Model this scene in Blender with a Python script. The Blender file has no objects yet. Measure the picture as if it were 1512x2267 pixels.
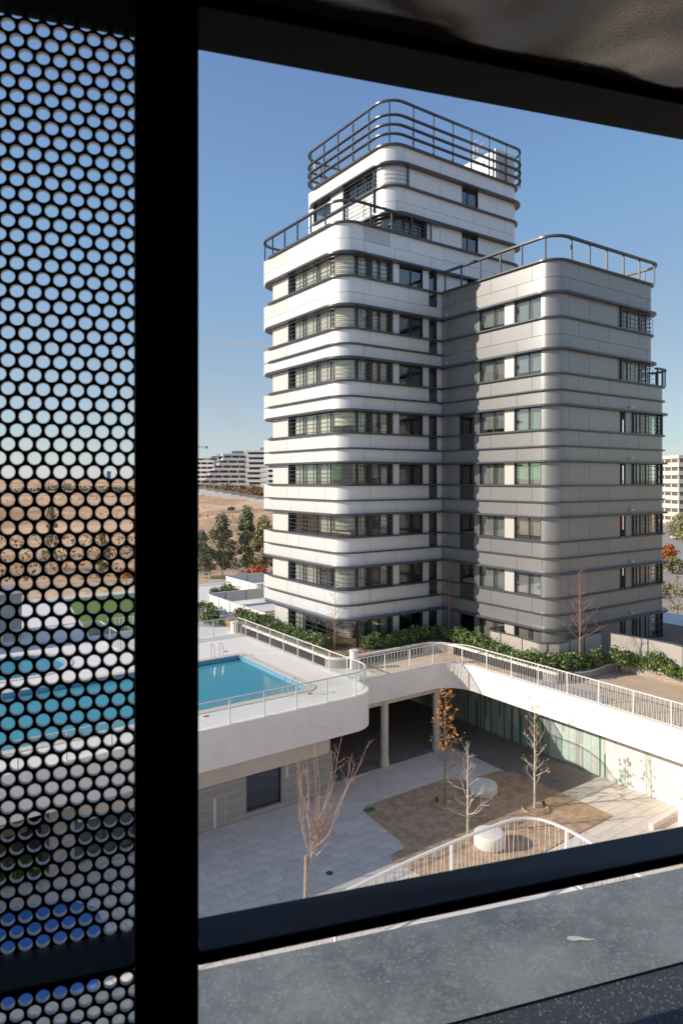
import bpy, bmesh, math, random
import numpy as np
from mathutils import Vector, Matrix, noise
from mathutils.geometry import tessellate_polygon
R = math.radians
rng = random.Random(7)
sc = bpy.context.scene
COL = sc.collection

# ---------------------------------------------------------------- camera, world, sun, exposure
YAW = 35.0                                   # world X / Y run along the two faces of the tower
ca, sa = math.cos(R(YAW)), math.sin(R(YAW))
F, CX, HZ = 1511.3, 756.0, 1062.0
cam_d = bpy.data.cameras.new('camera'); cam = bpy.data.objects.new('camera', cam_d); COL.objects.link(cam)
cam.location = (0, 0, 0); cam.rotation_euler = (R(90), 0, R(-YAW))
cam_d.sensor_fit = 'VERTICAL'; cam_d.sensor_height = 36; cam_d.sensor_width = 24; cam_d.lens = 24
cam_d.shift_y = -71.5 / 2267
cam_d.clip_start = 0.05; cam_d.clip_end = 30000
cam_d.dof.use_dof = True; cam_d.dof.focus_distance = 38; cam_d.dof.aperture_fstop = 9
sc.camera = cam

SUN_EL, SUN_AZ = 23.0, 24.0                  # light travels towards (+X, -Y), 24 degrees off X
sd = Vector((math.cos(R(SUN_AZ)) * math.cos(R(SUN_EL)), -math.sin(R(SUN_AZ)) * math.cos(R(SUN_EL)), -math.sin(R(SUN_EL))))
w = bpy.data.worlds.new('World'); sc.world = w; w.use_nodes = True
nt = w.node_tree; nt.nodes.clear()
sky = nt.nodes.new('ShaderNodeTexSky'); sky.sky_type = 'NISHITA'; sky.sun_disc = False
sky.sun_elevation = R(SUN_EL); sky.sun_rotation = math.atan2(-sd.x, -sd.y) 
sky.air_density = 1.0; sky.dust_density = 0.15; sky.ozone_density = 3.0; sky.altitude = 650
bg = nt.nodes.new('ShaderNodeBackground'); bg.inputs['Strength'].default_value = 0.15
wo = nt.nodes.new('ShaderNodeOutputWorld')
cv = nt.nodes.new('ShaderNodeRGBCurve')       # tone of the clear winter sky: pale, not glaring, at the horizon
def vscale(k):
    v = nt.nodes.new('ShaderNodeVectorMath'); v.operation = 'SCALE'; v.inputs['Scale'].default_value = k; return v
SK = 0.15 * 2 ** 0.35
v0, v1 = vscale(SK / 1.5), vscale(1.5 / SK)
nt.links.new(sky.outputs[0], v0.inputs[0]); nt.links.new(v0.outputs[0], cv.inputs['Color']); nt.links.new(cv.outputs[0], v1.inputs[0]); nt.links.new(v1.outputs[0], bg.inputs[0])
for ci, pts_ in enumerate(([(.141, .156), (.275, .262), (.631, .47), (.94, .56), (1.2, .68)], [(.262, .276), (.371, .376), (.479, .42), (.896, .575), (1.15, .67), (1.4, .74)], [(.497, .52), (.665, .62), (.783, .635), (.98, .65), (1.3, .72)])):
    c_ = cv.mapping.curves[ci]; c_.points[0].location = (0, 0); c_.points[1].location = (1, pts_[-1][1] / 1.5 + .03)
    for a_, b_ in pts_: c_.points.new(a_ / 1.5, b_ / 1.5)
cv.mapping.update()
nt.links.new(bg.outputs[0], wo.inputs[0])
sl = bpy.data.lights.new('sun', 'SUN'); sl.energy = 4.0; sl.angle = R(0.53); sl.color = (1.0, 0.885, 0.76)
so = bpy.data.objects.new('sun', sl); COL.objects.link(so)
so.rotation_euler = sd.to_track_quat('-Z', 'Y').to_euler()
sc.view_settings.view_transform = 'Standard'; sc.view_settings.look = 'None'
sc.view_settings.gamma = 1.0; sc.view_settings.exposure = 0.38
sc.view_settings.use_curve_mapping = False
sc.cycles.transparent_max_bounces = 48

# ---------------------------------------------------------------- geometry of the place
def W(lat, dep, z=None):                     # camera-aligned ground coordinates -> world
    x, y = ca * lat + sa * dep, -sa * lat + ca * dep
    return (x, y) if z is None else (x, y, z)
def G(px, py, z):                            # where the sight line of a photo point meets height z
    dep = -z * F / (py - HZ); return W((px - CX) / F * dep, dep)
def latdep(x, y): return (ca * x - sa * y, sa * x + ca * y)
def proj(x, y, z):
    l, d = latdep(x, y); return (CX + F * l / d, HZ - F * z / d, d)

# ---------------------------------------------------------------- materials
MATS = {}
def mat(name, col, rough=0.6, metal=0.0, var=0.0, scale=2.0, bump=0.0, bscale=30.0, spec=0.5, coat=0.0,
        col2=None, rnd=0.0, detail=4.0, thr=None):
    if name in MATS: return MATS[name]
    m = bpy.data.materials.new(name); m.use_nodes = True; t = m.node_tree; N = t.nodes; L = t.links
    b = N['Principled BSDF']; b.inputs['Roughness'].default_value = rough; b.inputs['Metallic'].default_value = metal
    b.inputs['Specular IOR Level'].default_value = spec; b.inputs['Coat Weight'].default_value = coat
    b.inputs['Coat Roughness'].default_value = 0.08
    tc = N.new('ShaderNodeTexCoord')
    c = (*col, 1)
    b.inputs['Base Color'].default_value = c
    src = None
    if var or col2:
        nz = N.new('ShaderNodeTexNoise'); nz.inputs['Scale'].default_value = scale; nz.inputs['Detail'].default_value = detail
        nz.inputs['Roughness'].default_value = 0.6
        L.new(tc.outputs['Object'], nz.inputs['Vector'])
        rp = N.new('ShaderNodeValToRGB')
        a0, a1 = thr if thr else (0.3, 0.7)
        rp.color_ramp.elements[0].position = a0; rp.color_ramp.elements[1].position = a1
        c2 = col2 if col2 else tuple(min(1, v * (1 + var)) for v in col)
        c1 = col if col2 else tuple(v * (1 - var) for v in col)
        rp.color_ramp.elements[0].color = (*c1, 1); rp.color_ramp.elements[1].color = (*c2, 1)
        L.new(nz.outputs['Fac'], rp.inputs[0]); src = rp.outputs[0]
    if rnd:
        oi = N.new('ShaderNodeObjectInfo'); mr = N.new('ShaderNodeMapRange')
        mr.inputs['To Min'].default_value = 1 - rnd; mr.inputs['To Max'].default_value = 1 + rnd
        L.new(oi.outputs['Random'], mr.inputs['Value'])
        hs = N.new('ShaderNodeHueSaturation'); L.new(mr.outputs[0], hs.inputs['Value'])
        if src is not None: L.new(src, hs.inputs['Color'])
        else: hs.inputs['Color'].default_value = c
        src = hs.outputs[0]
    if src is not None: L.new(src, b.inputs['Base Color'])
    if bump:
        n2 = N.new('ShaderNodeTexNoise'); n2.inputs['Scale'].default_value = bscale; n2.inputs['Detail'].default_value = 5
        L.new(tc.outputs['Object'], n2.inputs['Vector'])
        bp = N.new('ShaderNodeBump'); bp.inputs['Strength'].default_value = min(1, bump); bp.inputs['Distance'].default_value = 0.02
        L.new(n2.outputs['Fac'], bp.inputs['Height']); L.new(bp.outputs[0], b.inputs['Normal'])
    MATS[name] = m; return m

def glass_mat(name, tint, refl=0.1, rough=0.0, solid=0.0, scol=(0.8, 0.85, 0.85)):
    m = bpy.data.materials.new(name); m.use_nodes = True; t = m.node_tree; N = t.nodes; L = t.links
    N.remove(N['Principled BSDF']); out = N['Material Output']
    tr = N.new('ShaderNodeBsdfTransparent'); tr.inputs[0].default_value = (*tint, 1)
    gl = N.new('ShaderNodeBsdfGlossy'); gl.inputs['Roughness'].default_value = rough
    lw = N.new('ShaderNodeFresnel'); ge = N.new('ShaderNodeNewGeometry'); ir = N.new('ShaderNodeMapRange')
    ir.inputs['To Min'].default_value = 1.45; ir.inputs['To Max'].default_value = 1 / 1.45     # thin pane: same reflectance from either side
    L.new(ge.outputs['Backfacing'], ir.inputs['Value']); L.new(ir.outputs[0], lw.inputs['IOR'])
    ad = N.new('ShaderNodeMath'); ad.operation = 'ADD'; ad.inputs[1].default_value = refl; ad.use_clamp = True
    L.new(lw.outputs[0], ad.inputs[0])
    mx = N.new('ShaderNodeMixShader'); L.new(ad.outputs[0], mx.inputs[0]); L.new(tr.outputs[0], mx.inputs[1]); L.new(gl.outputs[0], mx.inputs[2])
    o = mx
    if solid:
        df = N.new('ShaderNodeBsdfDiffuse'); df.inputs[0].default_value = (*scol, 1)
        m2 = N.new('ShaderNodeMixShader'); m2.inputs[0].default_value = solid
        L.new(mx.outputs[0], m2.inputs[1]); L.new(df.outputs[0], m2.inputs[2]); o = m2
    L.new(o.outputs[0], out.inputs[0]); MATS[name] = m; return m

def add_joints(m, sx, sz, wdt, mult, ax='x'):
    """thin tile joints: grid in object space multiplied into the colour"""
    t = m.node_tree; N = t.nodes; L = t.links; b = N['Principled BSDF']
    tc = N.new('ShaderNodeTexCoord'); sp = N.new('ShaderNodeSeparateXYZ'); L.new(tc.outputs['Object'], sp.inputs[0])
    fac = None
    for axis, s, wd in ((ax, sx, wdt), ('z', sz, wdt * 1.3)):
        a = N.new('ShaderNodeMath'); a.operation = 'DIVIDE'; a.inputs[1].default_value = s
        L.new(sp.outputs[axis.upper()], a.inputs[0])
        f = N.new('ShaderNodeMath'); f.operation = 'FRACT'; L.new(a.outputs[0], f.inputs[0])
        g = N.new('ShaderNodeMath'); g.operation = 'LESS_THAN'; g.inputs[1].default_value = wd / s; L.new(f.outputs[0], g.inputs[0])
        if fac is None: fac = g
        else:
            mxn = N.new('ShaderNodeMath'); mxn.operation = 'MAXIMUM'; L.new(fac.outputs[0], mxn.inputs[0]); L.new(g.outputs[0], mxn.inputs[1]); fac = mxn
    src = b.inputs['Base Color'].links[0].from_socket if b.inputs['Base Color'].links else None
    mc = N.new('ShaderNodeMix'); mc.data_type = 'RGBA'; mc.blend_type = 'MIX'
    L.new(fac.outputs[0], mc.inputs['Factor'])
    if src: L.new(src, mc.inputs['A'])
    else: mc.inputs['A'].default_value = b.inputs['Base Color'].default_value
    mc.inputs['B'].default_value = (*mult, 1)
    L.new(mc.outputs['Result'], b.inputs['Base Color'])

WHITE = mat('white_panel', (0.675, 0.68, 0.675), 0.40, metal=0.28, var=0.02, scale=0.6, rnd=0.025, spec=0.5)
GREYL = mat('light_grey_panel', (0.56, 0.535, 0.50), 0.4, metal=0.2)
GREY = mat('grey_panel', (0.262, 0.262, 0.258), 0.36, metal=0.45, var=0.03, scale=0.6, rnd=0.035, spec=0.55)
BEIGE = mat('beige_mesh_panel', (0.60, 0.57, 0.53), 0.5, var=0.03, scale=5)
LEDGE = mat('charcoal_ledge', (0.06, 0.068, 0.08), 0.33, var=0.1, scale=3, spec=0.5)
FRAME = mat('window_frame', (0.035, 0.038, 0.042), 0.4)
CORE = mat('joint_shadow_backing', (0.10, 0.10, 0.10), 0.8)
ROOM = mat('room_interior', (0.42, 0.38, 0.32), 0.8, var=0.05)
ROOMD = mat('room_interior_plain', (0.26, 0.25, 0.23), 0.8, var=0.1)
BLIND = mat('cream_blind', (0.84, 0.78, 0.66), 0.7, var=0.08, scale=3)
REFL_GREEN = mat('grey_green_reflection', (0.42, 0.42, 0.39), 0.7, var=0.1, scale=2)  # sheet behind panes; reflected surroundings put into its colour
REFL_GREY = mat('grey_reflection', (0.52, 0.51, 0.47), 0.7, var=0.15, scale=4)  # greyer sheet, also coloured in place of reflected surroundings
GLASS = glass_mat('window_glass', (0.92, 0.93, 0.91), 0.07)
GLASSR = glass_mat('reflective_window_glass', (0.88, 0.89, 0.88), 0.15)
GLASSD = glass_mat('window_glass_tinted', (0.45, 0.5, 0.5), 0.16)
FGLASS = glass_mat('fence_glass', (0.955, 0.98, 0.97), 0.02)
FROST = glass_mat('frosted_glass', (0.9, 0.92, 0.92), 0.05, solid=0.45)
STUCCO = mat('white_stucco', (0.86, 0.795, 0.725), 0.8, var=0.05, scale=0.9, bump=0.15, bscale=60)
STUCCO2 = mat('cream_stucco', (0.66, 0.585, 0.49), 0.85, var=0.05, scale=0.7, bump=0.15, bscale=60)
DECK = mat('pale_deck_paving', (0.84, 0.785, 0.72), 0.75, var=0.04, scale=1.3, bump=0.1)
STEEL = mat('stainless_steel', (0.6, 0.6, 0.6), 0.22, metal=1.0)
RAILM = mat('grey_white_rail', (0.62, 0.62, 0.60), 0.4)
WRAIL = mat('white_painted_rail', (0.80, 0.77, 0.72), 0.45, var=0.03)
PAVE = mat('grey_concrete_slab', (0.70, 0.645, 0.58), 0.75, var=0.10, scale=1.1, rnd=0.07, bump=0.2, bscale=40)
PSHADE = mat('passage_shade_dark', (.07, .068, .065), .8)  # dark colour put in to deepen the shade of the passage
PAVED = mat('dark_concrete_slab', (0.25, 0.235, 0.215), 0.75, var=0.12, scale=1.1, rnd=0.08, bump=0.2, bscale=40)  # darker slab tone under the overhang and along the rear wall
NEARG = mat('near_paving', (0.66, 0.61, 0.54), 0.8, var=0.05, scale=.6)
PJOINT = mat('slab_joint_sand', (0.09, 0.085, 0.08), 0.9, var=0.2)
SAND = mat('compacted_sand', (0.49, 0.345, 0.22), 0.95, var=0.30, scale=2.6, bump=0.5, bscale=25, detail=9)
SOIL = mat('planting_soil', (0.30, 0.20, 0.125), 0.95, var=0.35, scale=3, bump=0.9, bscale=12, detail=9)
SANDP = mat('sand_path', (0.66, 0.50, 0.34), 0.95, var=0.12, scale=1.2, bump=0.3, bscale=25, detail=9)
WATERB = mat('pool_tile_blue', (0.07, 0.40, 0.58), 0.5, var=0.12, scale=3)
BARK = mat('bark', (0.30, 0.235, 0.17), 0.85, var=0.25, scale=9, bump=0.5)
BARKP = mat('pale_bark', (0.62, 0.55, 0.44), 0.8, var=0.15, scale=9)
BARKR = mat('reddish_twig', (0.37, 0.20, 0.145), 0.8, var=0.2, scale=9)
LEAFO = mat('orange_leaf', (0.52, 0.22, 0.05), 0.6, var=0.35, scale=6)
LEAFG = mat('hedge_leaf', (0.11, 0.17, 0.045), 0.42, var=0.5, scale=4, rnd=0.0)
LEAFP = mat('poplar_leaf', (0.24, 0.25, 0.14), 0.5, var=0.4, scale=2)
LEAFY = mat('yellow_green_leaf', (0.26, 0.22, 0.06), 0.6, var=0.4, scale=2)
GRASS = mat('lawn_grass', (0.13, 0.20, 0.035), 0.9, var=0.15, scale=2, bump=0.5, bscale=90)
BLACK = mat('black_frame_paint', (0.003, 0.003, 0.0032), 0.6, spec=0.06)
RAILSKY = mat('rail_sky_reflection', (0.006, 0.010, 0.020), 0.4, spec=0.15, var=0.25, scale=14, bump=0.06, bscale=220)  # blue of the reflected sky put into the black rail's colour
FARW = mat('far_white_render', (0.78, 0.76, 0.73), 0.8)
FARD = mat('far_dark_glass', (0.05, 0.055, 0.065), 0.3)
FARG = mat('far_grey_render', (0.30, 0.29, 0.28), 0.8)
RED = mat('red_plate', (0.55, 0.05, 0.03), 0.5)

# ---------------------------------------------------------------- mesh building
class MB:
    def __init__(s): s.v = []; s.f = []; s.fm = []; s.cur = 0
    def add(s, vs, fs):
        o = len(s.v); s.v += vs; s.f += [tuple(i + o for i in f) for f in fs]; s.fm += [s.cur] * len(fs)
    def box(s, x0, x1, y0, y1, z0, z1):
        s.add([(x0, y0, z0), (x1, y0, z0), (x1, y1, z0), (x0, y1, z0), (x0, y0, z1), (x1, y0, z1), (x1, y1, z1), (x0, y1, z1)],
              [(0, 3, 2, 1), (4, 5, 6, 7), (0, 1, 5, 4), (1, 2, 6, 5), (2, 3, 7, 6), (3, 0, 4, 7)]); return s
    def obox(s, cx, cy, z0, z1, lx, ly, a=0):
        c, q = math.cos(a), math.sin(a); P = []
        for z in (z0, z1):
            for dx, dy in ((-lx / 2, -ly / 2), (lx / 2, -ly / 2), (lx / 2, ly / 2), (-lx / 2, ly / 2)):
                P.append((cx + c * dx - q * dy, cy + q * dx + c * dy, z))
        s.add(P, [(0, 3, 2, 1), (4, 5, 6, 7), (0, 1, 5, 4), (1, 2, 6, 5), (2, 3, 7, 6), (3, 0, 4, 7)]); return s
    def prism(s, poly, z0, z1, holes=()):
        loops = [poly] + list(holes); flat = [p for l in loops for p in l]
        tris = tessellate_polygon([[Vector((p[0], p[1], 0)) for p in l] for l in loops])
        n = len(flat)
        vs = [(p[0], p[1], z1) for p in flat] + [(p[0], p[1], z0) for p in flat]; fs = []
        for t in tris:
            a, b, c = (flat[i] for i in t)
            cr = (b[0] - a[0]) * (c[1] - a[1]) - (b[1] - a[1]) * (c[0] - a[0])
            t2 = t if cr > 0 else t[::-1]
            fs.append(tuple(t2)); fs.append(tuple(i + n for i in t2[::-1]))
        o = 0
        for l in loops:
            m = len(l)
            for i in range(m):
                j = (i + 1) % m; fs.append((o + i + n, o + j + n, o + j, o + i))
            o += m
        s.add(vs, fs); return s
    def path(s, pts, oi, oo, z0, z1, closed=False):
        """rectangular section swept along a plan path; offsets to the right of travel"""
        n = len(pts); ns = []
        for i in range(n):
            def d(a, b):
                v = Vector((b[0] - a[0], b[1] - a[1])); return v.normalized() if v.length > 1e-9 else v
            dn = d(pts[i], pts[(i + 1) % n]) if (closed or i < n - 1) else None
            dp = d(pts[i - 1], pts[i]) if (closed or i > 0) else None
            if dn is None: dn = dp
            if dp is None: dp = dn
            t = (dn + dp); t = t.normalized() if t.length > 1e-6 else dn
            nn = Vector((t.y, -t.x)); c = max(0.35, nn.dot(Vector((dn.y, -dn.x)))); ns.append(nn / c)
        V = []
        for p, q in zip(pts, ns):
            V += [(p[0] + q.x * oi, p[1] + q.y * oi, z0), (p[0] + q.x * oo, p[1] + q.y * oo, z0),
                  (p[0] + q.x * oo, p[1] + q.y * oo, z1), (p[0] + q.x * oi, p[1] + q.y * oi, z1)]
        fs = []
        for i in range(n if closed else n - 1):
            a, b = 4 * i, 4 * ((i + 1) % n)
            for k in range(4):
                k2 = (k + 1) % 4; fs.append((a + k, b + k, b + k2, a + k2))
        if not closed: fs += [(0, 1, 2, 3), (4 * n - 1, 4 * n - 2, 4 * n - 3, 4 * n - 4)]
        s.add(V, fs); return s
    def tube(s, pts, r, n=6, r1=None, cap=True):
        pts = [Vector(p) for p in pts]; m = len(pts); V = []; up = None
        for i, p in enumerate(pts):
            d = (pts[min(i + 1, m - 1)] - pts[max(i - 1, 0)]).normalized()
            if up is None: up = Vector((0, 0, 1)) if abs(d.z) < 0.9 else Vector((1, 0, 0))
            a = d.cross(up); a = a.normalized() if a.length > 1e-6 else Vector((1, 0, 0)); b = a.cross(d).normalized(); up = b
            rr = r if r1 is None else r + (r1 - r) * i / (m - 1)
            for k in range(n):
                an = 2 * math.pi * k / n; V.append(tuple(p + a * (rr * math.cos(an)) + b * (rr * math.sin(an))))
        fs = []
        for i in range(m - 1):
            for k in range(n):
                k2 = (k + 1) % n; fs.append((i * n + k, i * n + k2, (i + 1) * n + k2, (i + 1) * n + k))
        if cap: fs += [tuple(range(n))[::-1], tuple(range((m - 1) * n, m * n))]
        s.add(V, fs); return s
    def lathe(s, cx, cy, prof, n=24):
        V = []; fs = []; m = len(prof)
        for r, z in prof:
            for k in range(n): an = 2 * math.pi * k / n; V.append((cx + r * math.cos(an), cy + r * math.sin(an), z))
        for i in range(m - 1):
            for k in range(n):
                k2 = (k + 1) % n; fs.append((i * n + k, i * n + k2, (i + 1) * n + k2, (i + 1) * n + k))
        fs += [tuple(range(n))[::-1], tuple(range((m - 1) * n, m * n))]
        s.add(V, fs); return s
    def build(s, name, mats, parent=None, smooth=False, bevel=0.0, sharp=35):
        me = bpy.data.meshes.new(name); me.from_pydata(s.v, [], s.f)
        if not isinstance(mats, (list, tuple)): mats = [mats]
        for m in mats: me.materials.append(m)
        if len(mats) > 1: me.polygons.foreach_set('material_index', s.fm)
        if smooth:
            me.polygons.foreach_set('use_smooth', [True] * len(me.polygons))
            try: me.set_sharp_from_angle(angle=R(sharp))
            except Exception: pass
        me.update()
        o = bpy.data.objects.new(name, me); COL.objects.link(o)
        if parent: o.parent = parent
        if bevel:
            b = o.modifiers.new('bevel', 'BEVEL'); b.width = bevel; b.segments = 2; b.limit_method = 'ANGLE'
        return o
def tag(o, label=None, cat=None, group=None, kind=None):
    if label: o['label'] = label
    if cat: o['category'] = cat
    if group: o['group'] = group
    if kind: o['kind'] = kind
    return o
def empty(name, loc=(0, 0, 0), rz=0, **k):
    o = bpy.data.objects.new(name, None); COL.objects.link(o); o.location = loc; o.rotation_euler = (0, 0, rz); o.empty_display_size = .3
    return tag(o, **k) if k else o
def thing(name, label, cat, loc=(0, 0, 0), rz=0, group=None): return empty(name, loc, rz, label=label, cat=cat, group=group)
def copy_tree(o, parent=None):
    c = o.copy(); COL.objects.link(c); c.parent = parent
    for ch in list(o.children): copy_tree(ch, c)
    return c

def rounded(pts, closed=True, seg=10):
    """pts: (x, y, r) -> plan polyline with rounded corners"""
    out = []; n = len(pts)
    for i, (x, y, r) in enumerate(pts):
        if r <= 0 or (not closed and i in (0, n - 1)): out.append((x, y)); continue
        p = Vector((x, y)); a = (Vector(pts[i - 1][:2]) - p).normalized(); b = (Vector(pts[(i + 1) % n][:2]) - p).normalized()
        ang = a.angle(b); t = r / math.tan(ang / 2); c = p + (a + b).normalized() * (r / math.sin(ang / 2))
        s0 = p + a * t - c; s1 = p + b * t - c
        a0 = math.atan2(s0.y, s0.x); da = (math.atan2(s1.y, s1.x) - a0 + math.pi) % (2 * math.pi) - math.pi
        for k in range(seg + 1):
            q = a0 + da * k / seg; out.append((c.x + r * math.cos(q), c.y + r * math.sin(q)))
    return out
class Path:
    def __init__(s, pts):
        s.p = [Vector(p) for p in pts]; s.c = [0.0]
        for a, b in zip(s.p, s.p[1:]): s.c.append(s.c[-1] + (b - a).length)
        s.len = s.c[-1]
    def at(s, q):
        q = max(0, min(s.len, q))
        for i in range(len(s.c) - 1):
            if q <= s.c[i + 1] + 1e-9:
                l = s.c[i + 1] - s.c[i]; t = (q - s.c[i]) / l if l > 1e-9 else 0
                return s.p[i].lerp(s.p[i + 1], t), (s.p[i + 1] - s.p[i]).normalized()
        return s.p[-1], (s.p[-1] - s.p[-2]).normalized()
    def sub(s, a, b):
        out = [tuple(s.at(a)[0])]
        for c, p in zip(s.c, s.p):
            if a + 1e-4 < c < b - 1e-4: out.append(tuple(p))
        out.append(tuple(s.at(b)[0])); return out

# ---------------------------------------------------------------- levels
ZG = -10.5          # garden walkways and pool deck
ZP = -15.7          # sunken plaza
FL = 3.13
def LIP(k): return 13.5 - FL * k          # underside of the projecting ledge over window row k
def SILL(k): return LIP(k) - 1.35
def MID(k): return LIP(k) - 2.27

# ================================================================ TERRAIN
def smooth(a, b, x): t = max(0, min(1, (x - a) / (b - a))); return t * t * (3 - 2 * t)
prof = [(0, -16.6), (68, -16.6), (82, -14.0), (100, -13.6), (180, -11.4), (240, -7.2), (300, -4.9), (420, -2.2), (560, -0.3), (900, -0.1), (6000, -0.5), (9000, -2)]
def prof_h(d):
    for (a, ha), (b, hb) in zip(prof, prof[1:]):
        if d <= b: return ha + (hb - ha) * smooth(a, b, d)
    return prof[-1][1]
def terr(x, y):
    lat, dep = latdep(x, y); d = math.hypot(x, y)
    ang = math.degrees(math.atan2(lat, dep))            # 0 straight ahead, negative to the left
    wl = 1 - smooth(-2, 16, ang)
    if ang < -100: wl *= 1 - smooth(100, 130, -ang)
    hl = prof_h(d); hr = -16.6 + 1.2 * smooth(250, 900, d) + 9 * smooth(900, 5000, d)
    h = hl * wl + hr * (1 - wl)
    if d > 85 and wl > .01:
        k = smooth(85, 140, d) * wl
        h += k * (1.6 * noise.noise((x * .018, y * .018, 3)) + .7 * noise.noise((x * .06, y * .06, 1)) + .35 * abs(noise.noise((x * .2, y * .2, 5))))
        h += -1.2 * k * smooth(.15, .5, noise.noise((x * .03, y * .045, 9)))
        far = smooth(300, 700, d); h -= far * k * .9 * abs(noise.noise((x * .01, y * .01, 3)))
    return h
V = []; fs = []; NR, NA = 120, 300
for i in range(NR):
    r = 20 * (9000 / 20) ** (i / (NR - 1))
    for j in range(NA):
        a = 2 * math.pi * j / NA; x, y = r * math.cos(a), r * math.sin(a); V.append((x, y, terr(x, y)))
for i in range(NR - 1):
    for j in range(NA):
        j2 = (j + 1) % NA; fs.append((i * NA + j, (i + 1) * NA + j, (i + 1) * NA + j2, i * NA + j2))
V.append((0, 0, -16.6)); c0 = len(V) - 1
for j in range(NA): fs.append((c0, j, (j + 1) % NA))
m = bpy.data.materials.new('dry_hill_earth'); m.use_nodes = True; t = m.node_tree; N = t.nodes; L = t.links
b = N['Principled BSDF']; b.inputs['Roughness'].default_value = .95; b.inputs['Specular IOR Level'].default_value = .1
tc = N.new('ShaderNodeTexCoord')
def nz(scale, det=8, vec=None, rough=.6):
    n_ = N.new('ShaderNodeTexNoise'); n_.inputs['Scale'].default_value = scale; n_.inputs['Detail'].default_value = det; n_.inputs['Roughness'].default_value = rough
    L.new(vec or tc.outputs['Object'], n_.inputs['Vector']); return n_
mp = N.new('ShaderNodeMapping'); mp.inputs['Rotation'].default_value = (0, 0, R(YAW)); mp.inputs['Scale'].default_value = (.35, 1.3, 1); L.new(tc.outputs['Object'], mp.inputs[0])
r1 = N.new('ShaderNodeValToRGB'); L.new(nz(.035, 9, mp.outputs[0]).outputs['Fac'], r1.inputs[0])
e = r1.color_ramp.elements; e[0].position = .34; e[0].color = (.36, .215, .12, 1); e[1].position = .56; e[1].color = (.80, .53, .32, 1)
x_ = e.new(.47); x_.color = (.66, .42, .25, 1)
r2 = N.new('ShaderNodeValToRGB'); L.new(nz(.5, 9).outputs['Fac'], r2.inputs[0]); r2.color_ramp.elements[0].position = .52; r2.color_ramp.elements[1].position = .62
r2.color_ramp.elements[0].color = (0, 0, 0, 1); r2.color_ramp.elements[1].color = (.55, .55, .55, 1)
mx = N.new('ShaderNodeMix'); mx.data_type = 'RGBA'; L.new(r2.outputs[0], mx.inputs['Factor']); L.new(r1.outputs[0], mx.inputs['A']); mx.inputs['B'].default_value = (.36, .25, .13, 1)
L.new(mx.outputs['Result'], b.inputs['Base Color'])
bp = N.new('ShaderNodeBump'); bp.inputs['Distance'].default_value = .6; bp.inputs['Strength'].default_value = .8; L.new(nz(.25, 8).outputs['Fac'], bp.inputs['Height']); L.new(bp.outputs[0], b.inputs['Normal'])
mb = MB(); mb.v = V; mb.f = fs; mb.fm = [0] * len(fs)
tag(mb.build('terrain', m, smooth=True, sharp=180), kind='structure')

# ================================================================ SUNKEN PLAZA
mb = MB(); mb.box(-8, 36, -22, 44, ZP - .5, ZP - .022)
tag(mb.build('plaza_ground', PJOINT), kind='structure')
tag(MB().box(-12, 28, -8, 10.7, ZP - .3, ZP).build('near_courtyard_paving', NEARG), kind='structure')
plz = empty('plaza_paving'); plz['kind'] = 'structure'
soil_px = [(797, 1790), (985, 1725), (1035, 1728), (1121, 1702), (1355, 1806.7), (1150, 1915), (1010, 1985), (885, 1916), (867, 1903), (868, 1892), (897, 1878), (892, 1866)]
sp = [G(a, b, ZP) for a, b in soil_px]
rr_ = [.5, 0.3, .2, .6, .05, .4, .5, .3, .2, .2, .3, .2]
rr_ = [.55, .5, .3, .9, .05, .3, .3, .25, .22, .22, .35, .1]
soil_poly = rounded([(x, y, r) for (x, y), r in zip(sp, rr_)], True, 8)
def inside(p, poly):
    x, y = p; c = False; n = len(poly)
    for i in range(n):
        (x1, y1), (x2, y2) = poly[i], poly[(i + 1) % n]
        if (y1 > y) != (y2 > y) and x < (x2 - x1) * (y - y1) / (y2 - y1) + x1: c = not c
    return c
SLX, SLY = .80, .50
pm = MB(); pm.box(-SLX / 2 + .007, SLX / 2 - .007, -SLY / 2 + .007, SLY / 2 - .007, -.05, 0)
slab_me = None; slabs = []
for j in range(-10, 53):
    for i in range(4, 46):
        x = -4 + i * SLX + (.4 if j % 2 else 0); y = 16 + j * SLY
        if x > 32.2 or y > 42: continue
        if all(inside((x + dx, y + dy), soil_poly) for dx in (-.4, .4) for dy in (-.25, .25)): continue
        px, py, d = proj(x, y, ZP)
        vis = 425 < px < 1530 and py < 2080
        slabs.append((0 if vis else 1, d, x, y))
slabs.sort()
first = None; rest = MB(); restd = MB(); firstd = None
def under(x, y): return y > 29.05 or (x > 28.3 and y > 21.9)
for n_, (vz, d, x, y) in enumerate(slabs):
    dz = rng.uniform(-.003, .003)
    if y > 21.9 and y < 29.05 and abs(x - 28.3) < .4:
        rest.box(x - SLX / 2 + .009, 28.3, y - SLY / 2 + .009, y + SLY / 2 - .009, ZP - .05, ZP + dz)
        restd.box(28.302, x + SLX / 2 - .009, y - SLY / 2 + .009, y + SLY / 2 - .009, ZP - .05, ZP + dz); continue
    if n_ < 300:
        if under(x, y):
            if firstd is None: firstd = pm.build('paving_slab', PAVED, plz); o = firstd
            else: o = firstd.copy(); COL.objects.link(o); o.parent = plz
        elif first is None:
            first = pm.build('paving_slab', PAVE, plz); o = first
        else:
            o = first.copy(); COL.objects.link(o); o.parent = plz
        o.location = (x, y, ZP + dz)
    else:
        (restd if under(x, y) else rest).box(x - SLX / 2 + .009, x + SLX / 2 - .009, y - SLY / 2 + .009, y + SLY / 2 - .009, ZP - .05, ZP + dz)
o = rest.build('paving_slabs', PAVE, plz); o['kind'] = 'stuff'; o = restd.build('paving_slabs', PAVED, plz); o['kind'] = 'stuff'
mb = MB(); mb.prism(soil_poly, ZP - .05, ZP + .035)
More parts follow.
